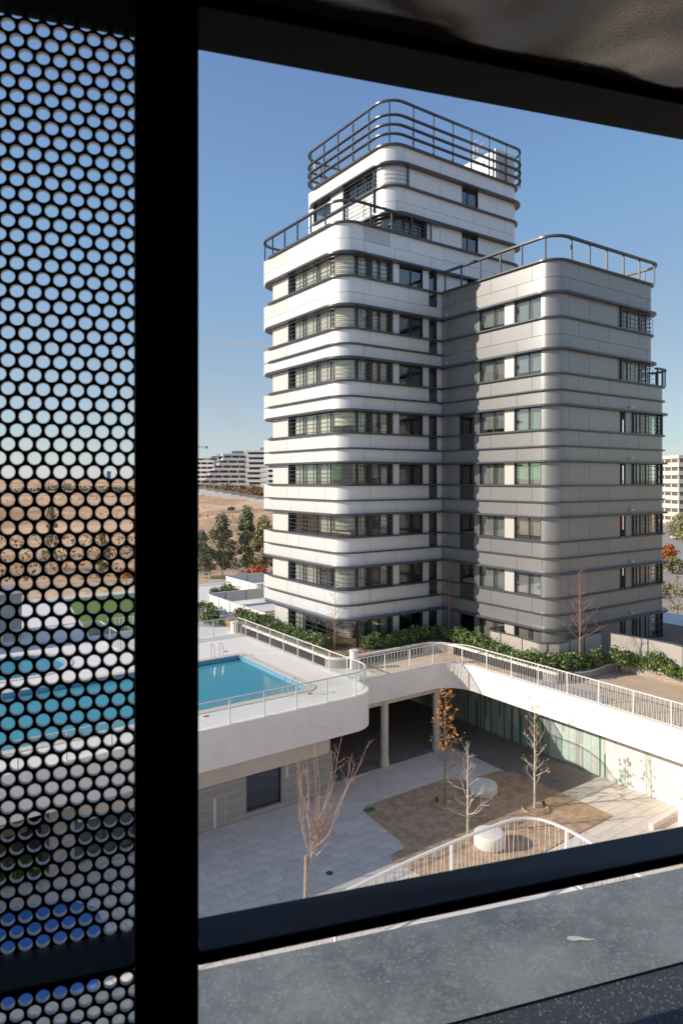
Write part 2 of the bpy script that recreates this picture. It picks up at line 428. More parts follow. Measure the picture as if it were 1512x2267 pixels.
tag(mb.build('sand_bed', SAND), kind='structure')
# ================================================================ POOL BUILDING (deck slab + tiled wall below)
poolb = thing('pool_building', 'low cream building under the swimming pool deck with tiled wall and rounded overhanging edge', 'building')
deck_out = rounded([(-32, 26.7, 0), (21.1, 26.7, 1.6), (21.1, 47.0, 0), (-32, 47.0, 0)], True, 14)
POOL = rounded([(-6.5, 29.0, .3), (18.5, 29.0, .5), (18.5, 37.0, .1), (-6.5, 37.0, .1)], True, 6)
KP = rounded([(-5, 39.3, 1.5), (9.6, 39.3, 2.3), (9.6, 44.2, 2.3), (-5, 44.2, 1.5)], True, 10)
mb = MB(); mb.prism(deck_out, -12.2, ZG, [POOL[::-1], KP[::-1]])
o = mb.build('deck_slab', DECK, poolb)
# deck slab sides are stucco: thin skin proud of the slab
mb = MB(); fp = rounded([(-32, 26.7, 0), (21.1, 26.7, 1.6), (21.1, 47.0, 0)], False, 14); mb.path(fp, .004, .03, -12.22, ZG - .004)
mb.build('fascia', STUCCO, poolb, smooth=True)
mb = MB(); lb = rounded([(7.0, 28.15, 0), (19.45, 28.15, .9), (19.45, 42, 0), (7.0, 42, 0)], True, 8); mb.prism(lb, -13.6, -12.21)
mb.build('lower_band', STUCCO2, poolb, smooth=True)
TILE = mat('taupe_wall_tile', (0.31, 0.285, 0.255), 0.45, var=0.10, scale=3.0); add_joints(TILE, .10, .42, .018, (.56, .53, .48))
WX0, WX1 = 14.5, 16.4
def tile_wall(x0, x1, z0=ZP, z1=-13.61): return MB().box(x0, x1, 28.35, 28.65, z0, z1)
for x0, x1, z0, z1 in ((9.35, WX0, ZP, -13.61), (WX1, 19.3, ZP, -13.61), (WX0, WX1, ZP, -15.42), (6.0, 6.9, ZP, -12.22), (6.9, 9.35, ZP, -15.35)):
    tile_wall(x0, x1, z0, z1).build('tile_wall', TILE, poolb)
MB().box(19.0, 19.3, 28.66, 42, ZP, -13.61).build('side_wall', PSHADE, poolb)
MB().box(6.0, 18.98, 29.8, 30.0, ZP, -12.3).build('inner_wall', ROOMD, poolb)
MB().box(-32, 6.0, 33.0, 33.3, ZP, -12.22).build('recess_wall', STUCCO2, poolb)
def flat_window(name, parent, x0, x1, y, z0, z1, mull=()):
    m = MB()
    for a, b in ((x0, x0 + .07), (x1 - .07, x1)): m.box(a, b, y, y + .08, z0, z1)
    m.box(x0 + .07, x1 - .07, y, y + .08, z0, z0 + .07); m.box(x0 + .07, x1 - .07, y, y + .08, z1 - .07, z1)
    for q in mull: m.box(q - .03, q + .03, y, y + .08, z0 + .07, z1 - .07)
    o = m.build(name, FRAME, parent)
    MB().box(x0 + .07, x1 - .07, y + .035, y + .045, z0 + .07, z1 - .07).build('pane', GLASSD, o)
    return o
flat_window('window', poolb, WX0, WX1, 28.5, -15.42, -13.61)
flat_window('window', poolb, 6.9, 9.35, 28.5, -15.35, -13.61, (8.1,))
PALE = mat('white_wall_tile', (0.66, 0.64, 0.60), .4); PINK = mat('pinkish_wall_tile', (0.45, 0.38, 0.335), .45)
for x, wd, za, zb, mm in ((16.62, .1, -14.3, -13.62, PALE), (17.35, .13, -15.6, -14.25, PINK), (17.5, .12, -14.25, -13.62, PINK), (18.2, .16, -15.1, -13.62, PINK),
                          (12.85, .13, -15.66, -14.3, PALE), (13.35, .14, -15.6, -14.3, PINK), (14.75, .1, -15.69, -15.43, PINK), (11.35, .13, -14.8, -13.62, PALE), (10.6, .13, -15.5, -14.5, PINK)):
    MB().box(x, x + wd, 28.335, 28.348, za, zb).build('tile_strip', mm, poolb)
# east wing: walkway bridge + white courtyard wall
wing = thing('courtyard_wing', 'white stucco podium wing with sand walkway on top around the sunken courtyard', 'building')
XW, YB = 28.08, 28.8
inner = rounded([(21.12, YB, 0), (XW, YB, 1.7), (XW, -24, 0)], False, 14)
top = inner + [(52, -24), (52, 46.0), (21.12, 46.0)]
MB().prism(top, -11.85, ZG).build('podium_slab', STUCCO, wing)
MB().path(inner, .004, .02, -11.9, ZG - .004).build('fascia', STUCCO, wing, smooth=True)
MB().box(19.35, 31.9, 29.8, 42.05, -11.9, -11.855).build('soffit_shade_sheet', PSHADE, wing)  # unseen dark sheet added under the slab to keep the passage dark
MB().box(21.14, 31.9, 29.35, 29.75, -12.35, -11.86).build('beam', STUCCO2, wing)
MB().box(31.95, 32.4, -24, 42.5, ZP, -11.86).build('rear_wall', STUCCO, wing)
MB().box(19.31, 31.94, 42.1, 42.5, ZP, -11.905).build('passage_end_wall', PSHADE, wing)
for i, (x, y) in enumerate((G(851, 1694, ZP), G(966, 1658, ZP), (26.4, 36.5), (22.6, 36.5))):
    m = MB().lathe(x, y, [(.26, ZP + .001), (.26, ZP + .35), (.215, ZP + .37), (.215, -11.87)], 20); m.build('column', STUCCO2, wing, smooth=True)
# coloured vertical tiles on the courtyard wall
tm = {k: mat('wall_tile_' + k, c, .35, var=.06, scale=3) for k, c in dict(grey=(.42, .44, .40), pale=(.56, .56, .52), green=(.085, .235, .18), sage=(.33, .41, .36), ochre=(.60, .36, .12), cream=(.74, .73, .70), mint=(.52, .63, .57), beige=(.52, .47, .40)).items()}
prt = {}
y = 36.0; n_ = 0
while y > 4.0:
    wd = rng.choice((.10, .12, .2, .24)) if y > 21 else rng.choice((.15, .2, .24))
    far_ = smooth(17, 27, y)
    z = ZP + .01
    while z < -12.0:
        h = min(rng.uniform(.7, 2.4), -11.93 - z)
        if -11.93 - z - h < .3: h = -11.93 - z
        u = rng.random()
        if y > 25: k = 'green' if (u < .55 and wd < .15) else 'sage' if u < .5 else 'pale' if u < .62 else 'grey'
        elif y > 21.5: k = 'green' if (u < .16 and wd < .15) else 'mint' if u < .45 else 'pale' if u < .75 else 'sage' if u < .85 else 'grey'
        elif y > 17.7: k = 'mint' if u < .22 else 'cream'
        elif y > 15: k = 'ochre' if u < .10 else 'cream'
        else: k = 'ochre' if u < .4 else 'cream'
        n_ += 1
        tgt = rng.uniform(0, .012) 
        if n_ <= 290: MB().box(31.93 - tgt, 31.948, y - wd + .006, y - .006, z, z + h - .008).build('wall_tile', tm[k], wing)
        else: prt.setdefault(k, MB()).box(31.93 - tgt, 31.948, y - wd + .006, y - .006, z, z + h - .008)
        z += h
    y -= wd
for k, m_ in prt.items(): m_.build('wall_tiles', tm[k], wing)['kind'] = 'stuff'

# ---------------------------------------------------------------- podium gardens behind the pool deck
gp = [(-32, 47.01), (21.1, 47.01), (21.1, 46.01), (33.5, 46.01), (33.5, 64.2), (-40, 64.6)]
MB().prism(gp, -16.5, ZG - .004)
tag(MB().prism(gp, -16.5, ZG - .006).build('garden_podium', DECK), kind='structure')
tag(MB().prism([(12.5, 47.3), (21.6, 47.3), (22.6, 50), (22.6, 62.5), (14.5, 62.5)], ZG - .002, ZG + .05).build('lawn', GRASS), kind='structure')

# pools
def pool(name, label, outline, zb, zw, hx):
    p = thing(name, label, 'pool')
    m = MB(); n = len(outline); V = [(x, y, ZG - .06) for x, y in outline] + [(x, y, zb) for x, y in outline]
    f = [(i, (i + 1) % n, n + (i + 1) % n, n + i) for i in range(n)]
    m.path(outline, -.12, -.012, zb, ZG + .002, closed=True); m.prism(outline, zb - .2, zb - .002); m.build('basin', WATERB, p)
    MB().path(outline, -.13, -.122, zw + .002, ZG - .004, closed=True).build('waterline_tiles', mat('waterline_tile', (.16, .33, .46), .3), p)
    # coping
    m = MB(); m.path(outline[::-1], -.02, .0, 0, 0) if False else None
    m = MB(); m.path(outline, -.05, .38, ZG + .004, ZG + .03, closed=True); m.build('coping', mat('beige_coping', (.68, .60, .49), .7, var=.05), p)
    m = MB(); m.prism([(Vector(q) * 1) for q in outline], zw - .01, zw)
    V = m.v
    o = m.build('water', None or MATS['water'], p)
    return p
m = bpy.data.materials.new('water'); m.use_nodes = True; t = m.node_tree; N = t.nodes; L = t.links
N.remove(N['Principled BSDF']); out = N['Material Output']
tr = N.new('ShaderNodeBsdfTransparent'); tr.inputs[0].default_value = (.75, .95, .96, 1)
gl = N.new('ShaderNodeBsdfGlossy'); gl.inputs['Roughness'].default_value = .02
fr = N.new('ShaderNodeFresnel'); fr.inputs['IOR'].default_value = 1.33
df = N.new('ShaderNodeBsdfDiffuse'); df.inputs[0].default_value = (.12, .60, .74, 1)
tc = N.new('ShaderNodeTexCoord'); n1 = N.new('ShaderNodeTexNoise'); n1.inputs['Scale'].default_value = 2.2; n1.inputs['Detail'].default_value = 6; L.new(tc.outputs['Object'], n1.inputs[0])
bp = N.new('ShaderNodeBump'); bp.inputs['Strength'].default_value = .25; bp.inputs['Distance'].default_value = .06; L.new(n1.outputs[0], bp.inputs['Height']); L.new(bp.outputs[0], gl.inputs['Normal']); L.new(bp.outputs[0], fr.inputs['Normal'])
ma = N.new('ShaderNodeMixShader'); ma.inputs[0].default_value = .5; L.new(tr.outputs[0], ma.inputs[1]); L.new(df.outputs[0], ma.inputs[2])
mb_ = N.new('ShaderNodeMixShader'); L.new(fr.outputs[0], mb_.inputs[0]); L.new(ma.outputs[0], mb_.inputs[1]); L.new(gl.outputs[0], mb_.inputs[2]); L.new(mb_.outputs[0], out.inputs[0]); MATS['water'] = m
pool('swimming_pool', 'large rectangular swimming pool of turquoise water set in the pale deck', POOL, ZG - 1.5, ZG - .22, 0)
pool('wading_pool', 'small round-ended wading pool seen through the perforated screen behind the big pool', KP, ZG - .6, ZG - .15, 0)

# glass fences
def glass_fence(label, pts, z, h, step, start=0.0, mr=RAILM):
    f = thing('glass_fence', label, 'fence')
    P = Path(pts); MB().path(pts, -.028, .028, z + h - .045, z + h).build('top_rail', mr, f, smooth=True)
    q = start if start > 0.02 else .03; ss = []
    while q < P.len: ss.append(q); q += step
    if P.len - ss[-1] > .5: ss.append(P.len - .03)
    for s_ in ss:
        p, d = P.at(s_); MB().obox(p.x, p.y, z + .002, z + h - .046, .05, .045, math.atan2(d.y, d.x)).build('post', mr, f)
    ed = [0] + ss if ss[0] > .1 else ss
    for a, b_ in zip(ed, ed[1:]):
        if b_ - a < .15: continue
        MB().path(P.sub(a + .035, b_ - .035), -.006, .006, z + .06, z + h - .05).build('pane', FGLASS, f)
    return f
front = rounded([(-4, 26.82, 0), (20.98, 26.82, 1.5), (20.98, 42.3, 0)], False, 12)
glass_fence('glass balustrade with slim posts round the pool deck edge, curving at the corner', front, ZG, 1.12, 1.67, start=(19.6 + 4) % 1.67)
glass_fence('glass balustrade with slim posts closing the far side of the pool deck', [(20.9, 42.35), (13.0, 42.35)], ZG, 1.12, 1.67)
glass_fence('white railed glass balustrade along the far edge of the garden podium', [(33.4, 64.0), (-30, 64.4)], ZG, 1.2, 2.4)
glass_fence('glass balustrade between the wading pool and the lawn', [(12.9, 42.4), (12.9, 46.6), (-12, 46.6)], ZG, 1.12, 1.67)
# planters beside the deck and curbs of the walkway
def planter(name, label, path, h, z=ZG, wd=.16, mt=STUCCO):
    m = MB().path(path, -wd, 0, z + .003, z + h); return tag(m.build(name, mt, smooth=True, bevel=.015), label, 'curb')
pe = rounded([(21.22, 42.2, 0), (21.22, 31.0, .9), (28.6, 31.0, 1.3), (29.05, 30.0, 1.0), (29.05, 23.2, .3), (29.1, 22.3, 0)], False, 10)
planter('planter_curb', 'white curb of the long planting bed running round the foot of the towers', pe, .6)
bed = pe + [(40, 22.35), (46, 22.3), (46, 45.9), (21.22, 45.9)]
tag(MB().prism(bed, ZG + .004, -10.03).build('planting_bed_soil', SOIL), kind='structure')
c2 = [G(a, b, -10.15) for a, b in ((1200, 1477), (1269, 1491.5), (1290, 1491), (1314, 1486), (1345, 1475), (1365, 1472), (1389, 1474), (1440, 1487), (1512, 1505), (1600, 1530))]
planter('planter_curb', 'low curving white curb between the bare sand area and the right-hand hedge', c2, .42)
bed2 = c2 + [(46, 8), (46, 22.6), (31, 22.6)]
tag(MB().prism(bed2, ZG + .006, -10.12).build('planting_bed_soil', SOIL), kind='structure')
# walkway finish: sand carpet with paved strip
SZ = ZG + .004
wk = [(x, y) for x, y in rounded([(22.6, YB + .16, 0), (XW + .16, YB + .16, 1.5), (XW + .16, 24.6, 0)], False, 10)] + [(29.4, 24.6), (29.4, 31.0), (22.6, 31.0)]
tag(MB().prism(wk, ZG - .03, SZ).build('sand_walkway', SANDP), kind='structure')
GP2 = mat('grey_path_slab', (.42, .40, .38), .8, var=.06, rnd=.05)
pth = empty('paved_strip'); pth['kind'] = 'structure'
y = 24.58
while y > 19.4:
    MB().box(XW + .17, 29.36, y - .58, y - .01, ZG + .001, ZG + .03).build('path_slab', GP2, pth); y -= .6
tag(MB().prism([(XW + .16, 19.2), (29.4, 19.2), (29.42, 22.0)] + [p for p in c2[1:]] + [(44, -20), (XW + .16, -20)], ZG - .03, ZG + .006).build('sand_area', SANDP), kind='structure')

# white baluster railing round the courtyard
def bar_rail(label, pts, z, h, step, post, single=False, rw=.05, name='baluster_railing', rad=.012, q0=.05):
    f = thing(name, label, 'railing'); P = Path(pts)
    MB().path(pts, -rw / 2, rw / 2, z + h - .04, z + h).build('handrail', WRAIL, f, smooth=True)
    MB().path(pts, -.015, .015, z + .05, z + .075).build('bottom_rail', WRAIL, f)
    q = .1; k = 0; bal = MB()
    while q < P.len - .05:
        a = P.at(q - step * .22)[0]; b = P.at(q + step * .22)[0]
        if k % 2: a, b = b, a
        if single: bal = MB()
        bal.tube([(a.x, a.y, z + .07), (b.x, b.y, z + h - .05)], rad, 4)
        if single: bal.build('baluster', WRAIL, f)
        q += step; k += 1
    if not single: bal.build('balusters', WRAIL, f)['kind'] = 'stuff'
    q = q0
    while q < P.len + .01:
        p, d = P.at(q); MB().obox(p.x, p.y, z + .002, z + h - .041, .045, .045, math.atan2(d.y, d.x)).build('post', WRAIL, f); q += post
    return f
br = rounded([(21.3, YB + .09, 0), (XW + .09, YB + .09, 1.6), (XW + .09, -6, 0)], False, 12)
bar_rail('white railing of slanting bars along the courtyard edge of the walkway', br, ZG, 1.1, .115, 1.75)
bar_rail('white barred railing beside the steps beyond the pool deck, seen through the screen', [(20.7, 46.8), (13.5, 46.8)], ZG, 1.1, .13, 1.8)

# ================================================================ TOWERS
def sring(p0, p1, q):  # helper not used
    pass
class Facade:
    """left face along -Y at x=xc from y0 down to yc (radius r), then +X to x1 (radius r2), then +Y"""
    def __init__(s, xc, y0, yc, r, x1, r2, y2, r0=0.0):
        s.xc, s.y0, s.yc, s.r, s.x1 = xc, y0, yc, r, x1
        s.P = Path(rounded([(xc, y0, 0), (xc, yc, r), (x1, yc, r2), (x1, y2, 0)], False, 12))
        s.loop = rounded([(xc, y0, r0), (xc, yc, r), (x1, yc, r2), (x1, y2, 0.4)], True, 12)
    def L(s, Y): return s.y0 - Y
    def X(s, X): return (s.y0 - s.yc) - s.r * (2 - math.pi / 2) + (X - s.xc)
def inset(f, d):
    return [(f.xc + d, f.y0 - d), (f.xc + d, f.yc + d), (f.x1 - d, f.yc + d), (f.x1 - d, f.y0 - d)]
def panel(f, s0, s1, z0, z1, mt, parent, name='cladding_panel', gap=.011, th=.05, out=0.0):
    pts = f.P.sub(s0 + gap, s1 - gap)
    if len(pts) < 2: return
    return MB().path(pts, out - th, out, z0 + gap, z1 - gap).build(name, mt, parent, smooth=True)
def row(f, seams, z0, z1, mt, parent, s_end=None):
    for a, b in zip(seams, seams[1:]): panel(f, a, b, z0, z1, mt if not callable(mt) else mt(a, b), parent)
def window(f, s0, s1, z0, z1, mull, parent, gl=GLASS, d=.16, fr=.05, name='window', sill=False):
    m = MB(); P = f.P
    m.path(P.sub(s0, s1), -d, -d + .07, z0, z0 + fr); m.path(P.sub(s0, s1), -d, -d + .07, z1 - fr, z1)
    for q, w_ in [(s0 + fr / 2, fr), (s1 - fr / 2, fr)] + [(q if isinstance(q, tuple) else (q, .06)) for q in mull]:
        m.path(P.sub(q - w_ / 2, q + w_ / 2), -d - .005, -d + .078, z0 + fr, z1 - fr)
    # reveals
    m.path(P.sub(s0 - .02, s0), -d - .1, -.004, z0, z1); m.path(P.sub(s1, s1 + .02), -d - .1, -.004, z0, z1)
    o = m.build(name, FRAME, parent)
    ed = [s0 + fr] + [(q[0] if isinstance(q, tuple) else q) for q in mull] + [s1 - fr]
    for a, b in zip(ed, ed[1:]):
        if b - a < .12: continue
        MB().path(P.sub(a + .03, b - .03), -d + .03, -d + .038, z0 + fr, z1 - fr).build('pane', gl, o)
    return o
def louvres(f, s0, s1, z0, z1, n, ups, parent, out=.16):
    g = MB()
    for u in ups: g.path(f.P.sub(u - .018, u + .018), out - .05, out - .006, z0, z1)
    g.path(f.P.sub(s0, s0 + .05), -.1, out, z0, z1) ; g.path(f.P.sub(s1 - .05, s1), -.1, out, z0, z1)
    o = g.build('louvre_frame', LEDGE, parent)
    for i in range(n):
        z = z0 + (z1 - z0) * (i + .5) / n
        MB().path(f.P.sub(s0 - .08, s1 + .08), out, out + .028, z - .010, z + .012).build('louvre_bar', LEDGE, o, smooth=True)
def ledge(loop, z, out, th, parent, closed=True, name='ledge'):
    m = MB().path(loop, -.2, out, z, z + th, closed=closed); return m.build(name, LEDGE, parent, smooth=True)
def railing(pts, z, h, nr, parent, step=1.75, wide=.16, closed=False, zs=None):
    g = MB().path(pts, -wide / 2, wide / 2, z + h - .11, z + h, closed=closed); o = g.build('railing', LEDGE, parent, smooth=True)
    for q in (zs or []):
        MB().path(pts, -.10, .10, q - .09, q, closed=closed).build('mid_rail', LEDGE, o, smooth=True)
    P = Path(pts + ([pts[0]] if closed else [])); q = .2
    while q < P.len:
        p, d = P.at(q); MB().obox(p.x, p.y, z, z + h - .111, .085, .085, math.atan2(d.y, d.x)).build('post', LEDGE, o); q += step
    return o

# ---------- white tower
T = thing('apartment_tower', 'tall white stepped apartment tower with rounded corners, dark ledges and louvred corner windows', 'apartment building')
fa = Facade(23.15, 42.6, 33.0, 1.2, 39.0, 1.0, 42.6, r0=1.3)
def prism_core(f, z0, z1, parent, mt=CORE, d=.06, name='floor_slab'):
    lp = f.loop; m = MB()
    P = [Vector(p) for p in lp]; n = len(P); q = []
    for i in range(n):
        t = (P[(i + 1) % n] - P[i - 1]).normalized(); q.append((P[i].x - t.y * d, P[i].y + t.x * d))
    m.prism(q, z0, z1); return m.build(name, mt, parent)
def lower_upper(f, k, parent, mt, ups, los, midledge, s_hi=None, bal=None, first_top=None):
    """one band: from SILL(k) down to LIP(k+1), two rows of panels with staggered joints"""
    zt = SILL(k); zm = MID(k); zb = LIP(k + 1)
    row(f, ups, zm + (.05 if midledge else 0), zt, mt, parent); row(f, los, zb + .09, zm, mt, parent)
sL, sX = fa.L, fa.X
END = fa.P.len
up_s = [0, sL(39.4), sL(37.9), sL(34.8), sX(25.2), sX(28.3), sX(31.35), sX(34.4), sX(37.5), END - 6, END]
lo_s = [0, sL(38.9), sL(35.8), sX(24.2) + .6, sX(27.2), sX(30.2), sX(33.2), sX(36.2), END - 7, END]
beige = lambda a, b: BEIGE if a < .01 else WHITE
for k in range(-0, 8):
    # spandrel above row k is band k-1
    pass
def tower_band(k, zt, zm, zb, mid, top_first=None):
    prism_core(fa, zb + .02, zt - .02, T)
    z_hi = zm + (.07 if mid else 0)
    u0 = up_s
    if k == -1: u0 = [0, sL(39.4), sL(37.9), sL(34.8), sX(24.75), sX(26.75), sX(28.3), sX(31.35), sX(34.4), sX(37.5), END - 6, END]
    for a, b in zip(u0, u0[1:]):
        if k == -1 and abs(a - sX(24.75)) < .01:
            g = panel(fa, a, b, z_hi, zt, FROST, T, name='glass_panel', th=.02); continue
        panel(fa, a, b, z_hi, zt, (BEIGE if a < .01 else WHITE), T)
    for a, b in zip(lo_s, lo_s[1:]): panel(fa, a, b, zb + .09, zm, WHITE, T)
    ledge(fa.loop, zb, .40, .12, T, name='soffit_ledge')
    ledge(fa.loop, zt - .005, .2, .10, T, name='sill_ledge')
    if mid: ledge(fa.loop, zm, .2, .085, T, name='middle_ledge')
tower_band(-1, 15.36, 14.45, LIP(0), False)
for k in range(0, 7): tower_band(k, SILL(k), MID(k), LIP(k + 1), k >= 1)
# base slab
prism_core(fa, -10.6, -10.45, T, mt=STUCCO)
xs = [26.88, 27.54, 29.46, 30.04, 30.68]
for k in range(0, 8):
    z1, z0 = LIP(k), (SILL(k) + .07 if k < 7 else -10.4)
    # inner walls set back behind the glazing
    m = MB(); inn = [(23.15 + 2.1, 42.0), (23.15 + 2.1, 35.0), (26.9, 35.0), (26.9, 33.4), (27.1, 33.4), (27.1, 37.5), (38.5, 37.5), (38.5, 42.0)]
    m.prism(inn, z0 - .05, z1 + .05); m.build('inner_wall', ROOM if k < 7 else ROOMD, T)
    S0, S1 = sL(38.97), sX(26.88)
    mull = [sL(37.5), (sL(35.9), .1), (sL(34.35), .06), (sX(24.35), .12), (sX(25.1), .05), (sX(25.32), .30), (sX(26.05), .07)]
    window(fa, S0, S1, z0, z1, mull, T)
    if k < 7 or True:
        louvres(fa, S0, S1, z0 if k < 7 else -9.9, z1, 5 if k < 7 else 5, [sL(37.5), sL(35.9), sL(34.35), sX(24.4)], T)
    # blinds inside the strip; grey lower ones carry reflections as colour
    bs = [S0 + .1, sL(37.5), sL(35.9), sL(34.35), sX(24.3), sX(25.15), sX(26.05), S1 - .06]
    for a, b in zip(bs, bs[1:]):
        if k >= 4 and rng.random() < .3: continue
        hang = z0 + rng.choice((0, 0, 0, .15, .4)) * (k > 2); cut = rng.uniform(.05, .12)
        MB().path(fa.P.sub(a + cut, b - cut), -.30, -.29, hang, z1).build('blind_reflection_sheet', BLIND if k < 4 else (REFL_GREY if k < 7 else REFL_GREEN), T)
    # solid pieces
    if k < 7:
        panel(fa, sL(41.35), sL(39.45), z0, z1, BEIGE, T, out=-.02)
        panel(fa, sL(39.45), S0 - .02, z0, z1, WHITE, T)
        MB().box(24.3, 25.2, 41.2, 41.4, z0, z1).build('loggia_wall', WHITE, T)
    # recess walls behind solid pieces
    MB().box(23.3, 25.2, 41.0, 41.19, z0, z1).build('loggia_wall', WHITE, T)
    MB().box(23.24, 23.29, 38.98, 41.19, z0, z1).build('loggia_wall', WHITE, T)
    panel(fa, S1 + .02, sX(27.54) - .02, z0, z1, WHITE, T, th=.14)
    window(fa, sX(27.54), sX(29.46), z0, z1, [(sX(28.55), .09)], T, gl=GLASSD)
    panel(fa, sX(29.48), sX(30.02), z0, z1, WHITE, T, th=.14)
    window(fa, sX(30.04), sX(30.68), z0, z1, [(sX(30.55), .05)], T, gl=GLASSD)
    if k < 7:
        # tall slot continues down into the band: dark glazed strip proud of the panels
        zz1 = SILL(k) - .01; zz0 = MID(k) + .03
        MB().path(fa.P.sub(sX(30.02), sX(30.70)), .0, .02, zz0, zz1).build('slot_window', FRAME, T)
        MB().path(fa.P.sub(sX(30.07), sX(30.52)), .021, .026, zz0 + .05, zz1 - .04).build('slot_pane', GLASSD, T)
    panel(fa, sX(30.70), sX(33.5), z0, z1, WHITE, T, th=.14)
    if k < 1:
        window(fa, sX(33.5), sX(34.9), z0, z1, [], T, gl=GLASSD)
        panel(fa, sX(34.92), END, z0, z1, WHITE, T, th=.14)
    # loggia handrail at the far left corner
    if k < 7:
        MB().tube([(23.6, 42.5, z0 + .16), (24.6, 42.55, z0 + .16)], .02, 5).build('loggia_handrail', LEDGE, T)
        MB().tube([(23.7, 42.5, z0), (23.7, 42.5, z0 + .15)], .02, 5).build('loggia_handrail', LEDGE, T)
    if k < 7: MB().path([(31.5, 42.55), (39, 42.55), (39, 38)][::-1], -.1, 0, z0, z1).build('rear_wall', WHITE, T)
# terrace rail on the mid tower
tr_path = rounded([(26.4, 43.0, 0), (22.88, 43.0, 1.4), (22.88, 32.75, 1.4), (31.0, 32.75, 0)], False, 12)
railing(tr_path, 15.44, 1.2, 0, T, step=1.62, wide=.2)
# ---------- upper block
fb = Facade(26.74, 42.4, 33.0, 1.2, 38.9, 1.0, 42.4, r0=1.2)
sL2, sX2, E2 = fb.L, fb.X, fb.P.len
ub = [0, sL2(41.2), sL2(38.1), sX2(27.9), sX2(31.0), sX2(34.1), sX2(37.2), E2 - 7, E2]
lb_ = [0, sL2(39.6), sL2(36.4), sX2(27.6) - .2, sX2(29.6), sX2(32.6), sX2(35.6), E2 - 6, E2]
def upper_band(zt, zm, zb, mid):
    prism_core(fb, zb + .02, zt - .02, T)
    if zm is None:
        for a, b in zip(ub, ub[1:]): panel(fb, a, b, zb + .09, zt, WHITE, T)
    else:
        for a, b in zip(ub, ub[1:]): panel(fb, a, b, zm, zt, WHITE, T)
        for a, b in zip(lb_, lb_[1:]): panel(fb, a, b, zb + .09, zm, WHITE, T)
    ledge(fb.loop, zb, .38, .12, T, name='soffit_ledge'); ledge(fb.loop, zt - .005, .2, .10, T, name='sill_ledge')
upper_band(20.98, None, LIP(-2), False)
upper_band(SILL(-2), MID(-2), LIP(-1), False)
for k in (-2, -1):
    z1, z0 = LIP(k), (SILL(k) + .07 if k == -2 else 15.43)
    MB().prism([(28.9, 41.5), (28.9, 35.0), (38.2, 35.0), (38.2, 41.5)], z0 - .05, z1 + .05).build('inner_wall', ROOM, T)
    if k == -2:
        window(fb, sL2(41.7), sL2(39.5), z0, z1, [sL2(40.6)], T)
        panel(fb, 0, sL2(41.72), z0, z1, WHITE, T, th=.14); panel(fb, sL2(39.48), sL2(37.8), z0, z1, WHITE, T, th=.14)
        window(fb, sL2(37.78), sL2(34.4), z0, z1, [sL2(36.6), sL2(35.5)], T)
        louvres(fb, sL2(37.8), sL2(34.42), 17.0, z1, 10, [sL2(35.5)], T)
        panel(fb, sL2(34.38), sX2(31), z0, z1, WHITE, T, th=.14)
        louvres(fb, sL2(34.40), sX2(28.2), z0 - .05, z1, 5, [], T, out=.14)
    else:
        panel(fb, 0, sL2(37.5), z0, z1, WHITE, T, th=.14)
        window(fb, sL2(37.48), sX2(29.7), z0, z1, [sL2(36), sL2(34.4), (sX2(28.0), .1), (sX2(28.6), .25), sX2(29.2)], T)
        louvres(fb, sL2(37.4), sX2(29.7), z0, z1, 5, [sL2(36), sL2(34.4), sX2(28.0)], T)
        panel(fb, sX2(29.72), sX2(31), z0, z1, WHITE, T, th=.14)
    panel(fb, sX2(31), sX2(32.98), z0, z1, WHITE, T, th=.14)
    window(fb, sX2(33.0), sX2(34.5), z0, z1, [(sX2(33.6), .07)], T, gl=GLASSD)
    panel(fb, sX2(34.52), sX2(36.3), z0, z1, WHITE, T, th=.14); panel(fb, sX2(36.3), E2, z0, z1, WHITE, T, th=.14)
rl = [(p[0], p[1]) for p in rounded([(26.45, 42.8, 1.3), (26.45, 32.78, 1.3), (39.25, 32.78, 1.1), (39.25, 42.8, 1.1)], True, 12)]
railing(rl, 21.05, 2.65, 0, T, step=1.72, wide=.16, closed=True, zs=[21.62, 22.2, 22.8])
MB().box(36.3, 38.6, 33.35, 37.0, 20.99, 23.2).build('roof_house', WHITE, T)
MB().box(36.9, 38.6, 37.01, 39.5, 20.99, 22.4).build('roof_house', WHITE, T)
MB().path(Path(rounded([(36.3, 33.04, 0), (38.86, 33.04, 1.0), (38.86, 38, 0)], False, 10)).p, -.08, 0, 20.99, 23.25).build('roof_screen', WHITE, T, smooth=True)
g = MB()
lx, ly = 35.5, 34.4
for dx in (0, .45): g.tube([(lx + dx, ly, 21), (lx + dx, ly, 24.0)], .03, 5)
for i in range(11): g.tube([(lx, ly, 21.2 + i * .26), (lx + .45, ly, 21.2 + i * .26)], .018, 4)
for zc in (22.9, 23.4, 23.9): g.tube([(lx + .22 + .34 * math.cos(a * .52), ly - .3 + .34 * math.sin(a * .52), zc) for a in range(13)], .02, 4)
g.build('roof_ladder', WRAIL, T)
# wire net behind the lower rails
g = MB()
for z in [21.1 + i * .12 for i in range(12)]: g.path(Path(rl).sub(2, 22), -.11, -.107, z, z + .004)
P_ = Path(rl); q = 2
while q < 22:
    p, d = P_.at(q); g.obox(p.x + d.y * -.108, p.y + d.x * .108, 21.1, 22.5, .004, .004); q += .15
g.build('safety_net', mat('net_cord', (.3, .32, .35), .8), T)

